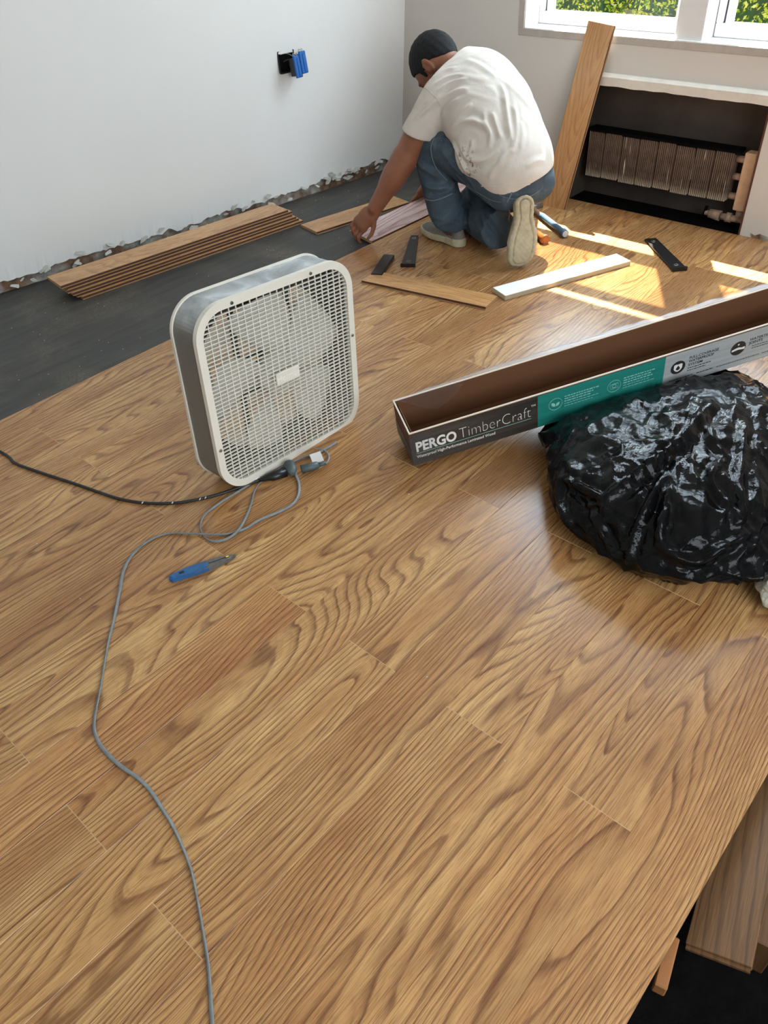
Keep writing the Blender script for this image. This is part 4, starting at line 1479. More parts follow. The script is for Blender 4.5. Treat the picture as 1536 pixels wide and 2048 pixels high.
def leaf_poly(x, z, L, w, ang):
    P = []
    for k in range(13):
        t = k / 12; P.append((L * t, w * math.sin(PI * t)))
    for k in range(11, 0, -1):
        t = k / 12; P.append((L * t, -w * math.sin(PI * t)))
    ca, sa = math.cos(ang), math.sin(ang)
    return [(x + a_ * ca - b_ * sa, z + a_ * sa + b_ * ca) for a_, b_ in P]


ring_icon(0.425, 0.068, 0.020, M['ink_pale'])
shape(leaf_poly(0.424, 0.060, 0.019, 0.005, 2.2), M['ink_pale']); shape(leaf_poly(0.426, 0.060, 0.017, 0.0045, 0.9), M['ink_pale'])
ring_icon(0.602, 0.068, 0.020, M['ink_pale'])
bm = bmesh.new(); add_tube(bm, [(0.590, YP, .060), (0.590, YP, .076), (0.614, YP, .076), (0.614, YP, .060), (0.590, YP, .060)], .0008, 4)
add_tube(bm, [(0.602 + .006 * math.cos(k * PI / 8), YP, .068 + .006 * math.sin(k * PI / 8)) for k in range(17)], .0008, 4); obj('camera_icon', bm, M['ink_pale'], fp)
for i in range(5):
    z = 0.084 - i * 0.0085
    for x0, wd in ((0.452, 0.100 - 0.012 * (i % 3)), (0.630, 0.090 - 0.014 * (i % 2))):
        write('RESISTS WEAR AND STAINS' if i < 1 else 'certified low emitting floor', x0, z, 0.007 if i < 2 else 0.0055, M['ink_pale'], 0, wd) if False else None
        # rows of very small print, too blurred to read
        bm = bmesh.new()
        x = x0
        rr = random.Random(i * 7 + int(x0 * 100))
        while x < x0 + wd:
            w_ = rr.uniform(.004, .012); add_box(bm, x, x + w_, YP - .0001, YP + .0001, z, z + (.0032 if i < 3 else .0018)); x += w_ + .0025
        obj('small_print', bm, M['ink_pale'], fp)
ring_icon(0.798, 0.064, 0.0225, M['ink_dark'], True)
shape([(0.785, .074), (0.791, .076), (0.798, .0745), (0.805, .076), (0.811, .074), (0.811, .060), (0.806, .053), (0.798, .049), (0.790, .053), (0.785, .060)], M['ink_white'])
shape([(0.798, .071), (0.8035, .063), (0.8045, .059), (0.8015, .0555), (0.798, .0545), (0.7945, .0555), (0.7915, .059), (0.7925, .063)], M['ink_dark'], .0003)
for i, tx in enumerate(('FULL-COVERAGE', 'WATERPROOF', 'SYSTEM')):
    write(tx, 0.830, 0.082 - i * 0.0125, 0.0125, M['ink_dark'], 0.0002, (0.090, 0.078, 0.044)[i])
write('Repels moisture on every side', 0.830, 0.047, 0.0066, M['ink_dark'], 0.0002, 0.072) if False else None
for (x0, x1, z, hh) in ((0.830, 0.902, 0.048, .0030), (0.830, 0.888, 0.040, .0026), (0.775, 0.852, 0.020, .0030), (0.862, 0.915, 0.020, .0030), (0.925, 1.06, 0.020, .0022), (1.07, 1.18, 0.020, .0022), (1.03, 1.10, 0.058, .0022), (1.03, 1.085, 0.050, .0022)):
    bm = bmesh.new(); x = x0; rr = random.Random(int(x0 * 999))
    while x < x1:
        w_ = rr.uniform(.003, .010); add_box(bm, x, min(x + w_, x1), YP - .0001, YP + .0001, z, z + hh); x += w_ + .0018
    obj('small_print', bm, M['ink_dark'], fp)
ring_icon(0.985, 0.066, 0.0235, M['ink_dark'], True)
shape([(0.965, .064), (0.975, .067), (0.985, .069), (0.996, .066), (1.006, .067), (1.006, .058), (0.985, .061), (0.966, .058)], M['ink_white'])
shape([(0.984 + .003 * math.cos(k), .079 + .003 * math.sin(k)) for k in range(6)], M['ink_white'])
for i, tx in enumerate(('WATERTIGHT', 'JOINTS')):
    write(tx, 1.018, 0.080 - i * 0.0125, 0.0125, M['ink_dark'], 0.0002, (0.078, 0.044)[i])


# clear shrink film clinging to the back edge and the near corner
def sheet(fn, nu, nv, name, mat, parent):
    bm = bmesh.new()
    g = [[bm.verts.new(fn(i / nu, j / nv)) for j in range(nv + 1)] for i in range(nu + 1)]
    for i in range(nu):
        for j in range(nv):
            bm.faces.new((g[i][j], g[i + 1][j], g[i + 1][j + 1], g[i][j + 1])).smooth = True
    return obj(name, bm, mat, parent)


def f1(u, v):
    x = -0.002 + (BL) * u
    w = 0.035 * min(1, u * 5) * (1 + .25 * noise.noise(Vector((u * 9, 0, 0))))
    return (x, BWd + 0.001 + w * v * .9, BHt + 0.002 - 0.02 * v * v + 0.008 * noise.noise(Vector((u * 30, v * 2, 0))) * v + .006 * v)


sheet(f1, 120, 6, 'shrink_film', M['film_rim'], carton)
sheet(lambda u, v: (0.004 + 0.17 * u + .03 * v, BWd - T - 0.003 - (0.012 + .012 * math.sin(PI * u)) * v, BHt + 0.002 - 0.055 * v * (1 - abs(2 * u - 1)) ** .7), 20, 8, 'shrink_film', M['film'], carton)
sheet(lambda u, v: (-0.004 - .003 * noise.noise(Vector((u * 9, v * 9, 1))), BWd * u, 0.002 + BHt * (1 - .1 * u) * v), 16, 12, 'shrink_film', M['film'], carton)
sheet(lambda u, v: (-0.003 + (0.075 + .012 * noise.noise(Vector((v * 7, 0, 3)))) * u, -0.004 - .0035 * noise.noise(Vector((u * 8, v * 11, 5))), 0.002 + (BHt - .012) * v), 18, 18, 'shrink_film', M['film'], carton)
sheet(lambda u, v: (0.95 + 0.30 * u, BWd + 0.0 + (.06 + .03 * math.sin(3 * u)) * v * u, BHt + .002 + .05 * v * u - .05 * v * v * u), 24, 8, 'shrink_film', M['film'], carton)

# ------------------------------------------------------------------ black rubbish bags
def bag_mesh(center, rad, seed, reaches):
    """thin film pulled over lumps: flat stretched facets between points, meeting in soft-edged creases"""
    rg = random.Random(seed)
    bm = bmesh.new()
    bmesh.ops.create_icosphere(bm, subdivisions=3, radius=1.0)
    cs = Vector((seed * 3.1, seed * 1.7, seed))
    for v in bm.verts:
        n = v.co.normalized()
        n = (n + Vector((rg.uniform(-1, 1), rg.uniform(-1, 1), rg.uniform(-1, 1))) * 0.075).normalized()
        d, _ = noise.voronoi(n * 1.8 + cs)
        r = 1.0 + 0.16 * noise.noise(n * 1.6 + cs) + 0.15 * (d[0] - 0.4) + rg.uniform(-0.035, 0.035)
        p = Vector((n.x * rad[0], n.y * rad[1], n.z * rad[2])) * r
        for vec, pw in reaches:
            p += Vector(vec) * max(0.0, n.dot(Vector(vec).normalized())) ** pw
        w = Vector(center) + p
        if w.z < 0.004:
            w.z = 0.002 + 0.006 * (noise.noise(n * 9 + cs) + 1) * math.exp(-(0.004 - w.z) * 30)
        v.co = w - Vector((center[0], center[1], 0))
    # merge some facets into larger flat ones
    bmesh.ops.dissolve_limit(bm, angle_limit=math.radians(7), verts=bm.verts[:], edges=bm.edges[:])
    bmesh.ops.triangulate(bm, faces=bm.faces[:])
    bmesh.ops.subdivide_edges(bm, edges=bm.edges[:], cuts=9, use_grid_fill=True)
    for _ in range(3):
        bmesh.ops.smooth_vert(bm, verts=bm.verts[:], factor=0.5, use_axis_x=True, use_axis_y=True, use_axis_z=True)
    for v in bm.verts:
        q = v.co * 14 + cs
        c0 = v.co
        k1 = 1 - abs(noise.noise(Vector((c0.x * 9 + c0.y * 5, c0.y * 16 - c0.x * 10, c0.z * 9)) + cs)) * 2
        k2 = 1 - abs(noise.noise(Vector((c0.x * 24 - c0.y * 9, c0.y * 13 + c0.z * 9, c0.z * 20)) - cs)) * 2
        k3 = 1 - abs(noise.noise(Vector((c0.x * 34, c0.y * 48 + c0.x * 20, c0.z * 40)) + cs * 3)) * 2
        v.co += v.normal * (0.010 * max(0, k1) ** 3 + 0.0040 * max(0, k2) ** 3 + 0.0012 * max(0, k3) ** 2 - .005 + 0.004 * noise.noise(q))
        if v.co.z < 0.001: v.co.z = 0.001
    for f in bm.faces: f.smooth = True
    return bm


# the carton rests on the bag: press the bag down under its bottom panel
under = (BO - u_ * 0.004, u_)


def press(bm, org):
    for v in bm.verts:
        w = v.co + org
        rel = w - BO
        ss, tt, hh = rel.dot(a_box), rel.dot(l_), rel.dot(u_)
        if -0.03 < tt < BWd + 0.03 and hh > -0.008 and ss > -0.02:
            if hh > -0.008:
                w2 = w - u_ * (hh + 0.008)
                v.co = w2 - org


a_box = a
bc0 = Vector((1.545, 0.485, 0.0))
bm = bag_mesh((bc0.x, bc0.y, 0.082), (0.275, 0.275, 0.122), 3, (((0.34, 0.05, 0.0), 1.5), ((0.05, 0.20, -0.02), 6)))
press(bm, bc0)
bag = obj('rubbish_bag', bm, M['bag'], None, tuple(bc0))
Z_ = lambda p: zoomed(1036, 700, 3.072, p)
press_folds(bag.data, bc0, [
    (Z_([(500, 930), (700, 800), (860, 680), (1010, 570), (1120, 420), (1210, 290)]), .028, .012), (Z_([(650, 1380), (700, 1180), (750, 1050), (880, 800), (1010, 600)]), .016, .008),
    (Z_([(850, 1190), (920, 900), (1000, 640)]), .018, .008), (Z_([(260, 780), (420, 860), (530, 915)]), .014, .008), (Z_([(440, 980), (560, 1200), (650, 1370)]), .014, .008),
    (Z_([(240, 760), (270, 1000), (420, 1180), (640, 1370)]), .012, .008), (Z_([(1150, 430), (1200, 560), (1270, 650)]), .014, .008), (Z_([(1270, 650), (1180, 800), (1330, 1000), (1380, 1120)]), .014, .008),
    (Z_([(850, 1200), (1080, 1300), (1280, 1200), (1490, 1090)]), .014, .009), (Z_([(1400, 400), (1360, 800), (1400, 1080)]), .014, .009),
    (Z_([(440, 720), (560, 630), (690, 560)]), .007, .004), (Z_([(350, 560), (480, 520), (640, 560)]), .006, .004), (Z_([(300, 880), (380, 960), (500, 940)]), .007, .004)])
tag(bag, 'big crumpled black rubbish bag in front of the printed carton', 'bag')
# white cloth peeping in at the right
bm = bmesh.new()
bmesh.ops.create_icosphere(bm, subdivisions=5, radius=1.0)
for v in bm.verts:
    n = v.co.normalized(); r = 1 + .2 * noise.noise(n * 2.2) + .08 * noise.noise(n * 6)
    v.co = Vector((n.x * .07 * r, n.y * .07 * r, max(0.002, .035 + n.z * .04 * r)))
for f in bm.faces: f.smooth = True
o = obj('cotton_rag', bm, M['rag'], None, (1.450, 0.160, 0.0)); tag(o, 'off-white cloth at the right edge near the black bag', 'cloth')

# ------------------------------------------------------------------ the kneeling man
MO = Vector((2.70, 1.93, 0.0))
man = thing('person', 'man kneeling in white T-shirt and paint-spotted jeans, reaching down to fit a board', 'person', tuple(MO))


def A3(*p): return np.array(p, float)


Lsh, Rsh = A3(2.655, 2.130, 0.585), A3(2.975, 2.170, 0.560)
Lelb, Lwr = A3(2.575, 2.245, 0.345), A3(2.495, 2.350, 0.150)
Relb, Rwr = A3(3.060, 2.330, 0.290), A3(3.022, 2.440, 0.115)
neck0, neck1 = A3(2.815, 2.150, 0.650), A3(2.805, 2.225, 0.665)
HC_ = A3(2.803, 2.262, 0.658)              # middle of the skull
face = A3(-0.22, 0.42, -0.88); crownv = A3(-0.10, 0.86, 0.50)
HF = frame(face, crownv)                   # rows: face direction, left side, crown direction
hf, hl, hu = HF


def head_sdf(P):
    d = sd_ell(P, HC_ + hu * 0.012 - hf * 0.008, (0.098, 0.078, 0.098), HF)
    d = smin(d, sd_ell(P, HC_ + hf * 0.030 - hu * 0.050, (0.062, 0.058, 0.060), HF), 0.03)      # face and jaw
    d = smin(d, sd_ell(P, HC_ + hf * 0.060 - hu * 0.095, (0.026, 0.028, 0.022), HF), 0.02)      # chin
    d = smin(d, sd_cone(P, HC_ + hf * 0.092 - hu * 0.010, HC_ + hf * 0.112 - hu * 0.045, 0.009, 0.014), 0.012)   # nose
    d = smin(d, sd_cone(P, HC_ + hf * 0.088 + hu * 0.004 - hl * 0.03, HC_ + hf * 0.088 + hu * 0.004 + hl * 0.03, 0.010, 0.010), 0.014)  # brow
    d = smin(d, sd_cone(P, HC_ + hf * 0.086 - hu * 0.068 - hl * 0.018, HC_ + hf * 0.086 - hu * 0.068 + hl * 0.018, 0.008, 0.008), 0.006)  # lips
    for s_ in (-1, 1):
        e = HC_ + hf * 0.080 - hu * 0.012 + hl * 0.030 * s_
        d = smax(d, -sd_ell(P, e + hf * 0.010, (0.013, 0.016, 0.011), HF), 0.008)               # eye sockets
        d = smin(d, sd_ell(P, e - hf * 0.004, (0.012, 0.013, 0.010), HF), 0.003)
        er = HC_ + hl * 0.080 * s_ - hu * 0.012 - hf * 0.002
        EF = frame(hf * 0.9 - hl * 0.35 * s_, hu)
        ear = sd_ell(P, er, (0.022, 0.009, 0.036), EF)
        ear = smax(ear, -sd_ell(P, er + hl * 0.010 * s_ + hf * 0.003, (0.011, 0.007, 0.020), EF), 0.004)
        d = smin(d, ear, 0.005)
    return d


def nz3(P, f, ph):
    x, y, z = P[..., 0], P[..., 1], P[..., 2]
    return np.sin(f * (x * .8 + y * .5 + z * .3) + ph) * np.sin(f * (y * .9 - z * .6 + x * .2) + 1.7 * ph) + .5 * np.sin(f * 1.9 * (z * .8 + x * .6 - y * .3) + 2.3 * ph) * np.sin(f * 1.6 * (x - y * .7) + ph)


def finger(P, pts, r):
    d = None
    for i in range(len(pts) - 1):
        k = sd_cone(P, pts[i], pts[i + 1], r * (1 - .10 * i), r * (1 - .10 * (i + 1)))
        d = k if d is None else smin(d, k, 0.003)
    return d


# left hand: back of the hand up and towards the camera, fingers curled over the end of the board, thumb at its near edge
Lp0, Lp1 = Lwr, A3(2.462, 2.418, 0.072)
hd = Lp1 - Lp0; hd /= np.linalg.norm(hd)
hside = A3(0.05, -0.80, -0.45); hside -= hd * (hside @ hd); hside /= np.linalg.norm(hside)      # towards the thumb
hbk = np.cross(hside, hd)
if hbk[0] > 0: hbk = -hbk
LF = np.array([hd, hside, hbk])
LFING = []
for i, (o_, ln) in enumerate(((0.030, 0.070), (0.010, 0.078), (-0.010, 0.073), (-0.029, 0.058))):
    b_ = Lp1 + hside * o_ + hd * 0.012
    d1 = hd * 0.85 + hbk * 0.20 + A3(0, 0, -.2); d1 /= np.linalg.norm(d1)
    p1_ = b_ + d1 * ln * .42
    d2_ = hd * 0.25 + A3(0.35, 0.0, -0.9); d2_ /= np.linalg.norm(d2_)
    p2_ = p1_ + d2_ * ln * .32
    d3_ = A3(0.75, -0.1, -0.55); d3_ /= np.linalg.norm(d3_)
    p3_ = p2_ + d3_ * ln * .22
    LFING.append([b_ - hd * .02, b_, p1_, p2_, p3_])
th0 = Lp0 + hd * 0.030 + hside * 0.024
th1 = th0 + hd * 0.030 + hside * 0.022 + A3(0.006, 0, -0.006)
TT = A3(2.462, 2.372, 0.022)
th2 = th1 * 0.45 + TT * 0.55 + hside * 0.006
LTH = [th0, th1, th2, TT]


def lhand(P):
    d = sd_ell(P, (Lp0 * 0.45 + Lp1 * 0.55), (0.056, 0.042, 0.019), LF)
    d = smin(d, sd_ell(P, Lp1 - hd * .004, (0.024, 0.042, 0.015), LF), 0.015)
    d = smin(d, sd_ell(P, th0, (0.030, 0.017, 0.016), LF), 0.012)
    for f_ in LFING: d = smin(d, finger(P, f_, 0.0098), 0.004)
    d = smin(d, finger(P, LTH, 0.0115), 0.006)
    return d


# right hand pressing on the far part of the board
Rp1 = A3(2.988, 2.488, 0.056)
rd = Rp1 - Rwr; rd /= np.linalg.norm(rd)
rs_ = A3(-1, 0.1, 0.0); rs_ -= rd * (rs_ @ rd); rs_ /= np.linalg.norm(rs_)
RF = np.array([rd, rs_, np.cross(rd, rs_)])


def rhand(P):
    d = sd_ell(P, Rwr * .4 + Rp1 * .6, (0.050, 0.040, 0.017), RF)
    for i, (o_, ln) in enumerate(((0.030, .066), (0.010, .074), (-0.010, .070), (-0.029, .055))):
        b_ = Rp1 + rs_ * o_
        d1 = rd * .8 + A3(-.35, .1, -.25); d1 /= np.linalg.norm(d1)
        p1_ = b_ + d1 * ln * .45
        p2_ = p1_ + A3(-.55, .35, -.45) * ln * .33
        p3_ = p2_ + A3(-.5, .2, -.7) * ln * .24
        d = smin(d, finger(P, [b_ - rd * .02, b_, p1_, p2_, p3_], 0.0095), 0.004)
    t0_ = Rwr + rd * .03 + rs_ * .025
    d = smin(d, finger(P, [t0_, t0_ + rs_ * .030 + rd * .02, t0_ + rs_ * .042 + rd * .048 + A3(0, 0, -.012)], 0.0112), 0.008)
    return d


def body_sdf(P):
    d = sd_cone(P, Lsh, Lelb, 0.060, 0.049)
    d = smin(d, sd_cone(P, Lelb, Lwr, 0.052, 0.033), 0.02)
    mid = Lelb * .7 + Lwr * .3
    d = smin(d, sd_ell(P, mid, (0.075, 0.050, 0.046), frame(Lwr - Lelb, A3(0, 0, 1))), 0.03)
    d = smin(d, sd_cone(P, Rsh, Relb, 0.052, 0.041), 0.02)
    d = smin(d, sd_cone(P, Relb, Rwr, 0.040, 0.026), 0.02)
    d = smin(d, sd_cone(P, Lsh + A3(.03, -.02, 0), Rsh + A3(-.03, -.02, 0), 0.07, 0.07), 0.03)
    d = smin(d, sd_cone(P, A3(2.76, 1.86, .42), A3(2.80, 2.10, .585), 0.11, 0.10), 0.05)
    d = smin(d, sd_cone(P, neck0 - A3(0, .03, .03), neck1, 0.062, 0.058), 0.03)
    d = smin(d, near(P, HC_, 0.19, head_sdf), 0.02)
    return d


def near(P, c, r, f):
    """evaluate a costly shape only close to where it is"""
    q = P.reshape(-1, 3)
    out = np.full(len(q), 0.2)
    mk = (np.abs(q - np.array(c)) < r).all(1)
    out[mk] = f(q[mk])
    return out.reshape(P.shape[:-1])


def body_all(P):
    d = body_sdf(P)
    d = smin(d, near(P, Lp1, 0.14, lhand), 0.012)
    d = smin(d, near(P, Rp1, 0.14, rhand), 0.012)
    return d


me = sdf_mesh('body', body_all, (2.36, 1.74, -0.02), (3.14, 2.60, 0.86), 0.0048, MO, 1)
me.materials.append(M['skin'])
link('body', me, None, man)


def hair_sdf(P):
    d = sd_ell(P, HC_ + hu * 0.012 - hf * 0.010, (0.106, 0.0845, 0.105), HF)
    Q = P - HC_
    qf, ql, qu = Q @ hf, Q @ hl, Q @ hu
    # hair line: rises over the ear, drops to the nape and the sideburn
    line = np.where(qf > 0.014, -0.012 + (qf - 0.014) * 0.85, np.where(qf > -0.020, 0.008 + 0 * qf, -0.004 - (-0.020 - qf) * 0.95))
    cutp = line - qu
    side = (np.abs(ql) > 0.055) & (qf > 0.026) & (qf < 0.042)
    cutp = np.where(side, np.minimum(cutp, -0.024 - qu), cutp)
    d = smax(d, cutp, 0.006)
    return d + 0.0012 * nz3(P, 210, .4)


me = sdf_mesh('hair', hair_sdf, HC_ - .15, HC_ + .15, 0.0035, MO, 2)
me.materials.append(M['hair'])
link('hair', me, None, man)

SF = frame(A3(0.10, 0.72, 0.66), A3(0, -.66, .72))      # rows: up the spine, across, out of the back


def torso(P):
    d = sd_ell(P, A3(2.725, 1.830, 0.400), (0.165, 0.178, 0.152), SF)
    d = smin(d, sd_ell(P, A3(2.770, 1.955, 0.505), (0.175, 0.200, 0.168), SF), 0.08)
    d = smin(d, sd_ell(P, A3(2.820, 2.070, 0.575), (0.150, 0.190, 0.150), SF), 0.08)
    d = smin(d, sd_ell(P, A3(2.715, 1.775, 0.340), (0.120, 0.160, 0.115), SF), 0.06)
    d = smin(d, sd_cone(P, Lsh + A3(.045, -.005, .004), Rsh + A3(-.045, -.005, .010), 0.084, 0.082), 0.06)
    d = smin(d, sd_cone(P, neck0 - A3(0, .05, .05), neck0 + A3(0, 0.0, 0.0), 0.085, 0.070), 0.05)
    return d


slv_end = Lsh * 0.30 + Lelb * 0.70


def shirt_sdf(P):
    d = torso(P)
    # belly roll hanging to the left side
    d = smin(d, sd_ell(P, A3(2.635, 1.905, 0.405), (0.100, 0.085, 0.098), SF), 0.022)
    sl = sd_cone(P, Lsh, slv_end, 0.078, 0.080)
    ad = (Lelb - Lsh) / np.linalg.norm(Lelb - Lsh)
    # the sleeve end is cut square, a little slanted
    pl = (P - (Lsh * 0.47 + Lelb * 0.53)) @ (ad + A3(0.25, 0, 0))
    sl = smax(sl, pl, 0.004)
    d = smin(d, sl, 0.035)
    ar = (Relb - Rsh) / np.linalg.norm(Relb - Rsh)
    slr = smax(sd_cone(P, Rsh, Rsh * .3 + Relb * .7, 0.078, 0.080), (P - (Rsh * .42 + Relb * .58)) @ ar, 0.004)
    d = smin(d, slr, 0.035)
    # cloth folds
    t_ = (P - A3(2.70, 2.05, .5)) @ SF[0]; w_ = (P - A3(2.70, 2.05, .5)) @ SF[1]; b_ = (P - A3(2.70, 2.05, .5)) @ SF[2]
    # SF[1] points to the person's right or left: use world x instead
    wx = P[..., 0] - 2.78
    fold1 = np.maximum(0, np.sin(62 * t_ + 46 * wx + 5 * nz3(P, 9, 0.4))) ** 2 * np.exp(-((wx + .12) / .10) ** 2 - ((t_ - .04) / .10) ** 2)
    fold2 = np.maximum(0, np.sin(75 * wx + 14 * t_ + 4 * nz3(P, 7, 1.1))) ** 2 * np.exp(-((t_ + .10) / .12) ** 2 - ((wx - .02) / .16) ** 2)
    fold3 = np.maximum(0, np.sin(85 * t_ + 12 * wx)) ** 2 * np.exp(-((wx + .10) / .07) ** 2 - ((t_ - .17) / .05) ** 2)
    d = d - 0.004 * fold1 - 0.004 * fold2 - 0.004 * fold3 - 0.0030 * nz3(P, 16, 0.9)
    # hem: plane across the waist, neck hole
    hem = (A3(2.70, 1.710, 0.312) - P) @ A3(-0.20, 0.42, 0.88) - 0.008 * np.sin(14 * P[..., 0])
    d = smax(d, hem, 0.006)
    nk = (P - (neck0 + A3(0, 0.010, 0.004))) @ A3(-.12, 0.86, 0.50)
    d = smax(d, nk, 0.008)
    return d


me = sdf_mesh('t_shirt', shirt_sdf, (2.42, 1.52, 0.18), (3.14, 2.36, 0.80), 0.0043, MO, 2)
Z_ = lambda p: zoomed(800, 90, 4.8, p)
press_folds(me, MO, [
    (Z_([(255, 290), (330, 230), (400, 180)]), .004, .006), (Z_([(290, 340), (370, 280), (450, 235), (560, 215)]), .005, .006),
    (Z_([(330, 390), (430, 320), (540, 290), (640, 290)]), .005, .006), (Z_([(350, 460), (440, 390), (550, 340), (660, 325)]), .007, .008),
    (Z_([(390, 540), (480, 470), (580, 430), (670, 430)]), .007, .008), (Z_([(400, 700), (440, 620), (500, 550), (580, 510)]), .007, .008),
    (Z_([(470, 780), (560, 690), (640, 610), (700, 560)]), .006, .008), (Z_([(90, 700), (180, 600), (270, 520)]), .006, .007),
    (Z_([(130, 720), (250, 620), (370, 510)]), .007, .007), (Z_([(960, 360), (1000, 480), (1020, 620), (1050, 800), (1080, 950)]), .008, .009),
    (Z_([(1090, 560), (1110, 700), (1115, 900), (1060, 1050)]), .006, .008), (Z_([(890, 640), (930, 800), (970, 900)]), .006, .008),
    (Z_([(800, 640), (820, 740), (870, 850), (850, 1000)]), .008, .008), (Z_([(560, 950), (640, 1080), (760, 1110), (870, 1080), (960, 1000)]), .007, .010),
    (Z_([(930, 1190), (1010, 1080), (1100, 990)]), .006, .008), (Z_([(850, 1290), (900, 1200), (1000, 1060)]), .005, .009),
    (Z_([(470, 880), (520, 790), (600, 735), (700, 725), (800, 770), (860, 880)]), .011, .010), (Z_([(640, 1050), (690, 980), (690, 900)]), .005, .008),
    (Z_([(500, 920), (540, 1010), (600, 1150), (640, 1240)]), .006, .008), (Z_([(1150, 700), (1170, 850), (1150, 1000)]), .004, .009),
    (Z_([(1200, 1180), (1290, 1120), (1390, 1100)]), .004, .010), (Z_([(620, 140), (740, 180), (860, 260), (930, 330)]), .004, .010)])
me.materials.append(M['shirt'])
shirt = link('t_shirt', me, None, man)

Lhip, Rhip = A3(2.660, 1.850, 0.335), A3(2.785, 1.830, 0.320)
Lkn, Lan = A3(2.676, 2.184, 0.418), A3(2.644, 2.066, 0.095)
Rkn, Ran = A3(2.850, 2.110, 0.078), A3(2.650, 1.790, 0.115)


def jeans_sdf(P):
    d = sd_cone(P, Lhip, Lkn, 0.100, 0.078)
    sh = sd_cone(P, Lkn, Lan, 0.080, 0.074)
    sh = smax(sh, (P - (Lan + A3(0, 0, -.004))) @ A3(0.0, 0.25, -0.97), 0.004)
    inn = sd_cone(P, Lkn, Lan + A3(0, 0, -.03), 0.060, 0.062)
    sh = smax(sh, -smax(inn, P[..., 2] - 0.16, .003), 0.002)
    d = smin(d, sh, 0.03)
    d2 = sd_cone(P, Rhip, Rkn, 0.098, 0.078)
    rdv = (Ran - Rkn) / np.linalg.norm(Ran - Rkn)
    sh2 = sd_cone(P, Rkn, Ran + rdv * .02, 0.076, 0.078)
    sh2 = smax(sh2, (P - (Ran - rdv * .02)) @ rdv, 0.004)
    d2 = smin(d2, sh2, 0.03)
    pel = sd_ell(P, A3(2.735, 1.800, 0.325), (0.165, 0.125, 0.120), np.eye(3))
    pel = smin(pel, sd_ell(P, A3(2.665, 1.770, 0.285), (0.090, 0.09, 0.088), np.eye(3)), .04)
    pel = smin(pel, sd_ell(P, A3(2.800, 1.755, 0.285), (0.088, 0.09, 0.088), np.eye(3)), .03)
    wst = (P - A3(2.74, 1.82, 0.42)) @ A3(0.05, 0.44, 0.89)
    pel = smax(pel, wst, 0.01)
    d = smin(smin(d, d2, 0.02), pel, 0.035)
    wx = P[..., 0]
    f = np.maximum(0, np.sin(95 * P[..., 2] + 30 * P[..., 1] + 4 * nz3(P, 12, .3))) ** 2
    kn = np.exp(-(np.linalg.norm(P - A3(2.70, 2.06, .28), axis=-1) / .10) ** 2) + np.exp(-(np.linalg.norm(P - A3(2.67, 2.04, .13), axis=-1) / .07) ** 2)
    hipf = np.exp(-(np.linalg.norm(P - A3(2.63, 1.92, .34), axis=-1) / .10) ** 2) + np.exp(-(np.linalg.norm(P - A3(2.76, 1.93, .13), axis=-1) / .14) ** 2)
    d = d - 0.007 * f * kn - 0.0035 * nz3(P, 21, 1.3) - 0.006 * hipf * np.maximum(0, np.sin(80 * (P[..., 1] - P[..., 2] + .4 * wx))) ** 2
    d = smax(d, 0.004 - P[..., 2], 0.004)
    return d


me = sdf_mesh('jeans', jeans_sdf, (2.46, 1.60, -0.005), (3.02, 2.30, 0.56), 0.0050, MO, 1)
Z_ = lambda p: zoomed(680, 0, 3.072, p)
press_folds(me, MO, [
    (Z_([(560, 870), (620, 850), (690, 870)]), .007, .008), (Z_([(480, 1010), (560, 1060), (640, 1100)]), .008, .010), (Z_([(500, 1130), (590, 1160), (690, 1140)]), .008, .009),
    (Z_([(520, 1210), (600, 1215), (700, 1185)]), .006, .006), (Z_([(560, 1330), (650, 1350), (740, 1320)]), .006, .008), (Z_([(580, 1390), (660, 1370), (740, 1360)]), .006, .007),
    (Z_([(700, 1180), (800, 1240), (900, 1255)]), .006, .010), (Z_([(860, 1290), (900, 1400), (960, 1480)]), .009, .010), (Z_([(900, 1290), (960, 1380), (1000, 1460)]), .008, .009),
    (Z_([(840, 1340), (880, 1450), (960, 1540)]), .007, .010), (Z_([(620, 900), (680, 1000), (760, 1090)]), .005, .010), (Z_([(1000, 1180), (1100, 1190), (1200, 1170)]), .004, .009)])
me.materials.append(M['jeans'])
jeans = link('jeans', me, None, man)


def seam(pxs, target, name, r=0.0011, mat='stitch', parent=None, lift=0.0008, sub=8):
    """a sewn line lying on a garment's surface"""
    bvh = BVHTree.FromPolygons([v.co + MO for v in target.data.vertices], [p.vertices[:] for p in target.data.polygons])
    P = []
    for p in catmull([(x, y, 0) for x, y in pxs], sub):
        d = ray(p.x, p.y).normalized()
        h_ = bvh.ray_cast(Vector((0, 0, CAM_H)), d)
        if h_[0] is not None: P.append(h_[0] + h_[1] * lift)
    if len(P) < 3: return
    bm = bmesh.new(); add_tube(bm, [p - MO for p in P], r, 6)
    return obj(name, bm, M[mat], target if parent is None else parent)


seam([(942, 376), (960, 388), (985, 401), (1002, 404)], jeans, 'pocket_seam')
seam([(975, 372), (990, 384), (1015, 396), (1050, 396), (1078, 382), (1085, 372)], jeans, 'pocket_seam')
seam([(1028, 372), (1022, 388), (1014, 404)], jeans, 'centre_seam', 0.003)
seam([(848, 397), (865, 401), (885, 396), (905, 387)], jeans, 'leg_seam', 0.0024)
seam([(868, 276), (862, 300), (872, 335), (895, 362)], jeans, 'leg_seam', 0.0018)
seam([(922, 366), (960, 372), (1010, 372), (1050, 370), (1083, 362)], shirt, 'hem', 0.0022, 'shirt')
seam([(838, 168), (856, 180), (872, 196), (882, 212), (884, 235)], shirt, 'sleeve_seam', 0.0014, 'shirt')


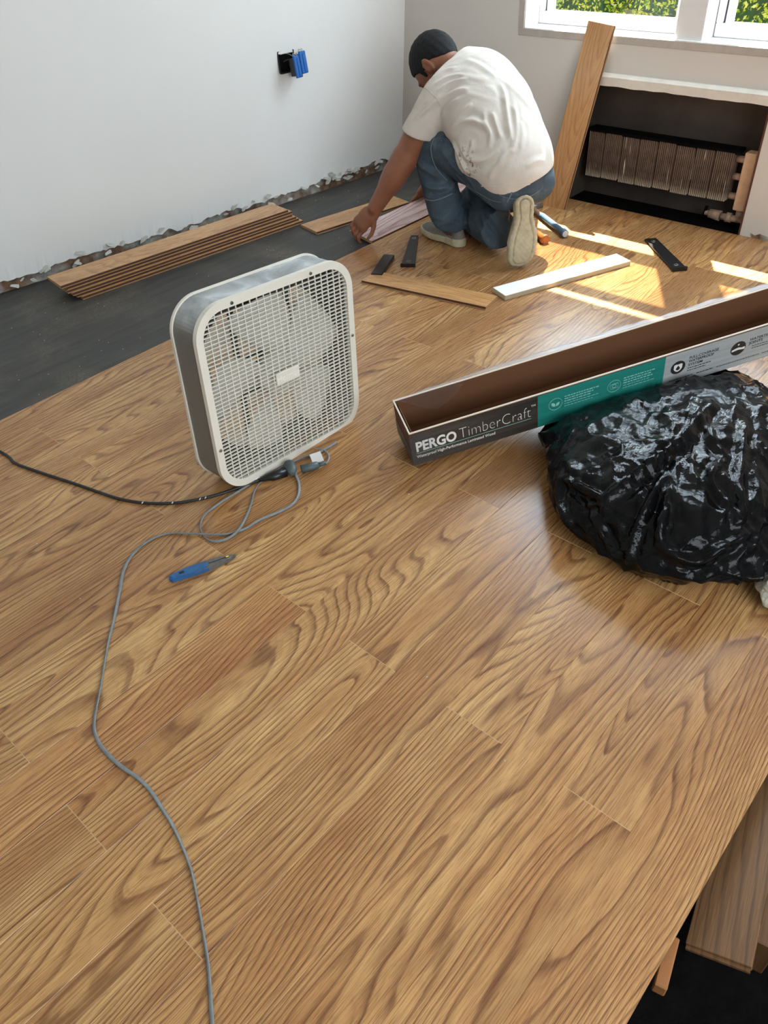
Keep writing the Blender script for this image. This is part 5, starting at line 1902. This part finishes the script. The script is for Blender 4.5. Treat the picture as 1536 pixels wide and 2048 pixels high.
# shoes: sole outline in local x (heel 0 -> toe), y across, z up
def shoe_meshes(side):
    Ls = 0.285

    def outline(P):
        x, y = P[..., 0], P[..., 1] * side
        t = np.clip(x / Ls, 0, 1)
        w = 0.034 + 0.015 * np.sin(np.clip((t - .30) / .7, 0, 1) * PI) - 0.004 * np.exp(-((t - .38) / .12) ** 2)
        cy = 0.006 * np.sin(t * PI) - 0.010 * np.clip(t - .55, 0, 1)
        a1 = sd_cone(np.stack([x, y - cy, 0 * x], -1), A3(0.036, 0, 0), A3(Ls - 0.042, 0, 0), 0.036, 0.040)
        return np.maximum(a1 - (w - 0.037), -1)

    def sole(P):
        o_ = outline(P)
        zc = 0.014 + 0.012 * np.clip((P[..., 0] - 0.22) / 0.07, 0, 1) ** 2
        h_ = np.abs(P[..., 2] - zc - .002) - 0.0155 - 0.004 * np.clip(1 - P[..., 0] / 0.12, 0, 1)
        d = smax(o_, h_, 0.010)
        gr = np.maximum(np.abs(o_ + 0.0125 + 0.005 * np.sin(np.clip(P[..., 0] / Ls, 0, 1) * PI)) - 0.0020, P[..., 2] - zc + 0.0085)
        d = smax(d, -gr, 0.003)
        # worn hollow
        return d + 0.0008 * nz3(P, 260, .5)

    def upper(P):
        o_ = outline(P)
        t = np.clip(P[..., 0] / Ls, 0, 1)
        top_ = 0.082 - 0.045 * np.clip((t - .30) / .62, 0, 1) ** 0.8
        d = smax(o_ + 0.004 + 0.22 * np.maximum(P[..., 2] - .03, 0), P[..., 2] - top_, 0.02)
        d = smax(d, 0.014 - P[..., 2], 0.004)
        op = sd_ell(P, A3(0.072, 0, 0.10), (0.052, 0.027, 0.055))
        return smax(d, -op, 0.006)
    return (sdf_mesh('sole', sole, (-.01, -.065, -.015), (Ls + .01, .065, .06), 0.0028), sdf_mesh('shoe', upper, (-.01, -.065, 0.0), (Ls + .01, .065, .11), 0.0034))


def put_shoe(side, origin, fwd, up, wide=1.0):
    so, upm = shoe_meshes(side)
    so.materials.append(M['sole']); upm.materials.append(M['shoe'])
    o = link('shoe', upm, None, man)
    x = Vector(fwd).normalized(); z = Vector(up); z = (z - x * z.dot(x)).normalized(); y = z.cross(x)
    Mx = Matrix.Identity(4)
    for i in range(3): Mx[i][0], Mx[i][1], Mx[i][2] = x[i], y[i] * wide, z[i]
    for i in range(3): Mx[i][3] = origin[i] - MO[i]
    o.matrix_local = Mx
    link('sole', so, None, o)
    bm = bmesh.new()
    for s_ in (-1, 1):
        P = [(0.045 + .055 * k / 8, s_ * (0.0345 - .0008 * k / 8), 0.050 + .003 * math.sin(k)) for k in range(9)]
        add_tube(bm, P, 0.0016, 6, 0.007)
    so_ = obj('stripe', bm, M['shoe_red'], o); so_['kind'] = 'stuff'
    return o


put_shoe(1, (2.655, 1.985, 0.004), (0.22, 0.98, 0.0), (0, 0, 1))
# right shoe: toes on the floor, sole turned to the room
put_shoe(-1, (2.632, 1.678, 0.290), (-0.10, -0.085, -0.99), (0.52, 0.85, -.10), 1.22)

# paint chips and sawdust scattered about
bm = bmesh.new()
rr = random.Random(9)
for i in range(150):
    if i < 100:
        x, y, z = rr.uniform(0.6, 3.2), rr.uniform(YE + .03, 3.0), -0.0095
    else:
        x, y, z = rr.uniform(0.3, 2.4), rr.uniform(.3, 2.3), 0.0006
    s_ = rr.uniform(0.0010, 0.0026) * (1.6 if i in (3, 40, 77) else 1)
    if x > 1.1 and 0.05 < y < 1.0: continue
    an = rr.uniform(0, PI)
    P = [(x + s_ * k * math.cos(an + b_), y + s_ * k * math.sin(an + b_)) for k, b_ in ((1, 0), (.6, 1.4), (1.1, 2.9), (.5, 4.4))]
    add_prism(bm, P, z, z + 0.0009)
o = obj('paint_chips', bm, M['tagwhite']); tag(o, 'tiny white chips and crumbs scattered on underlay and boards', 'debris', kind='stuff')
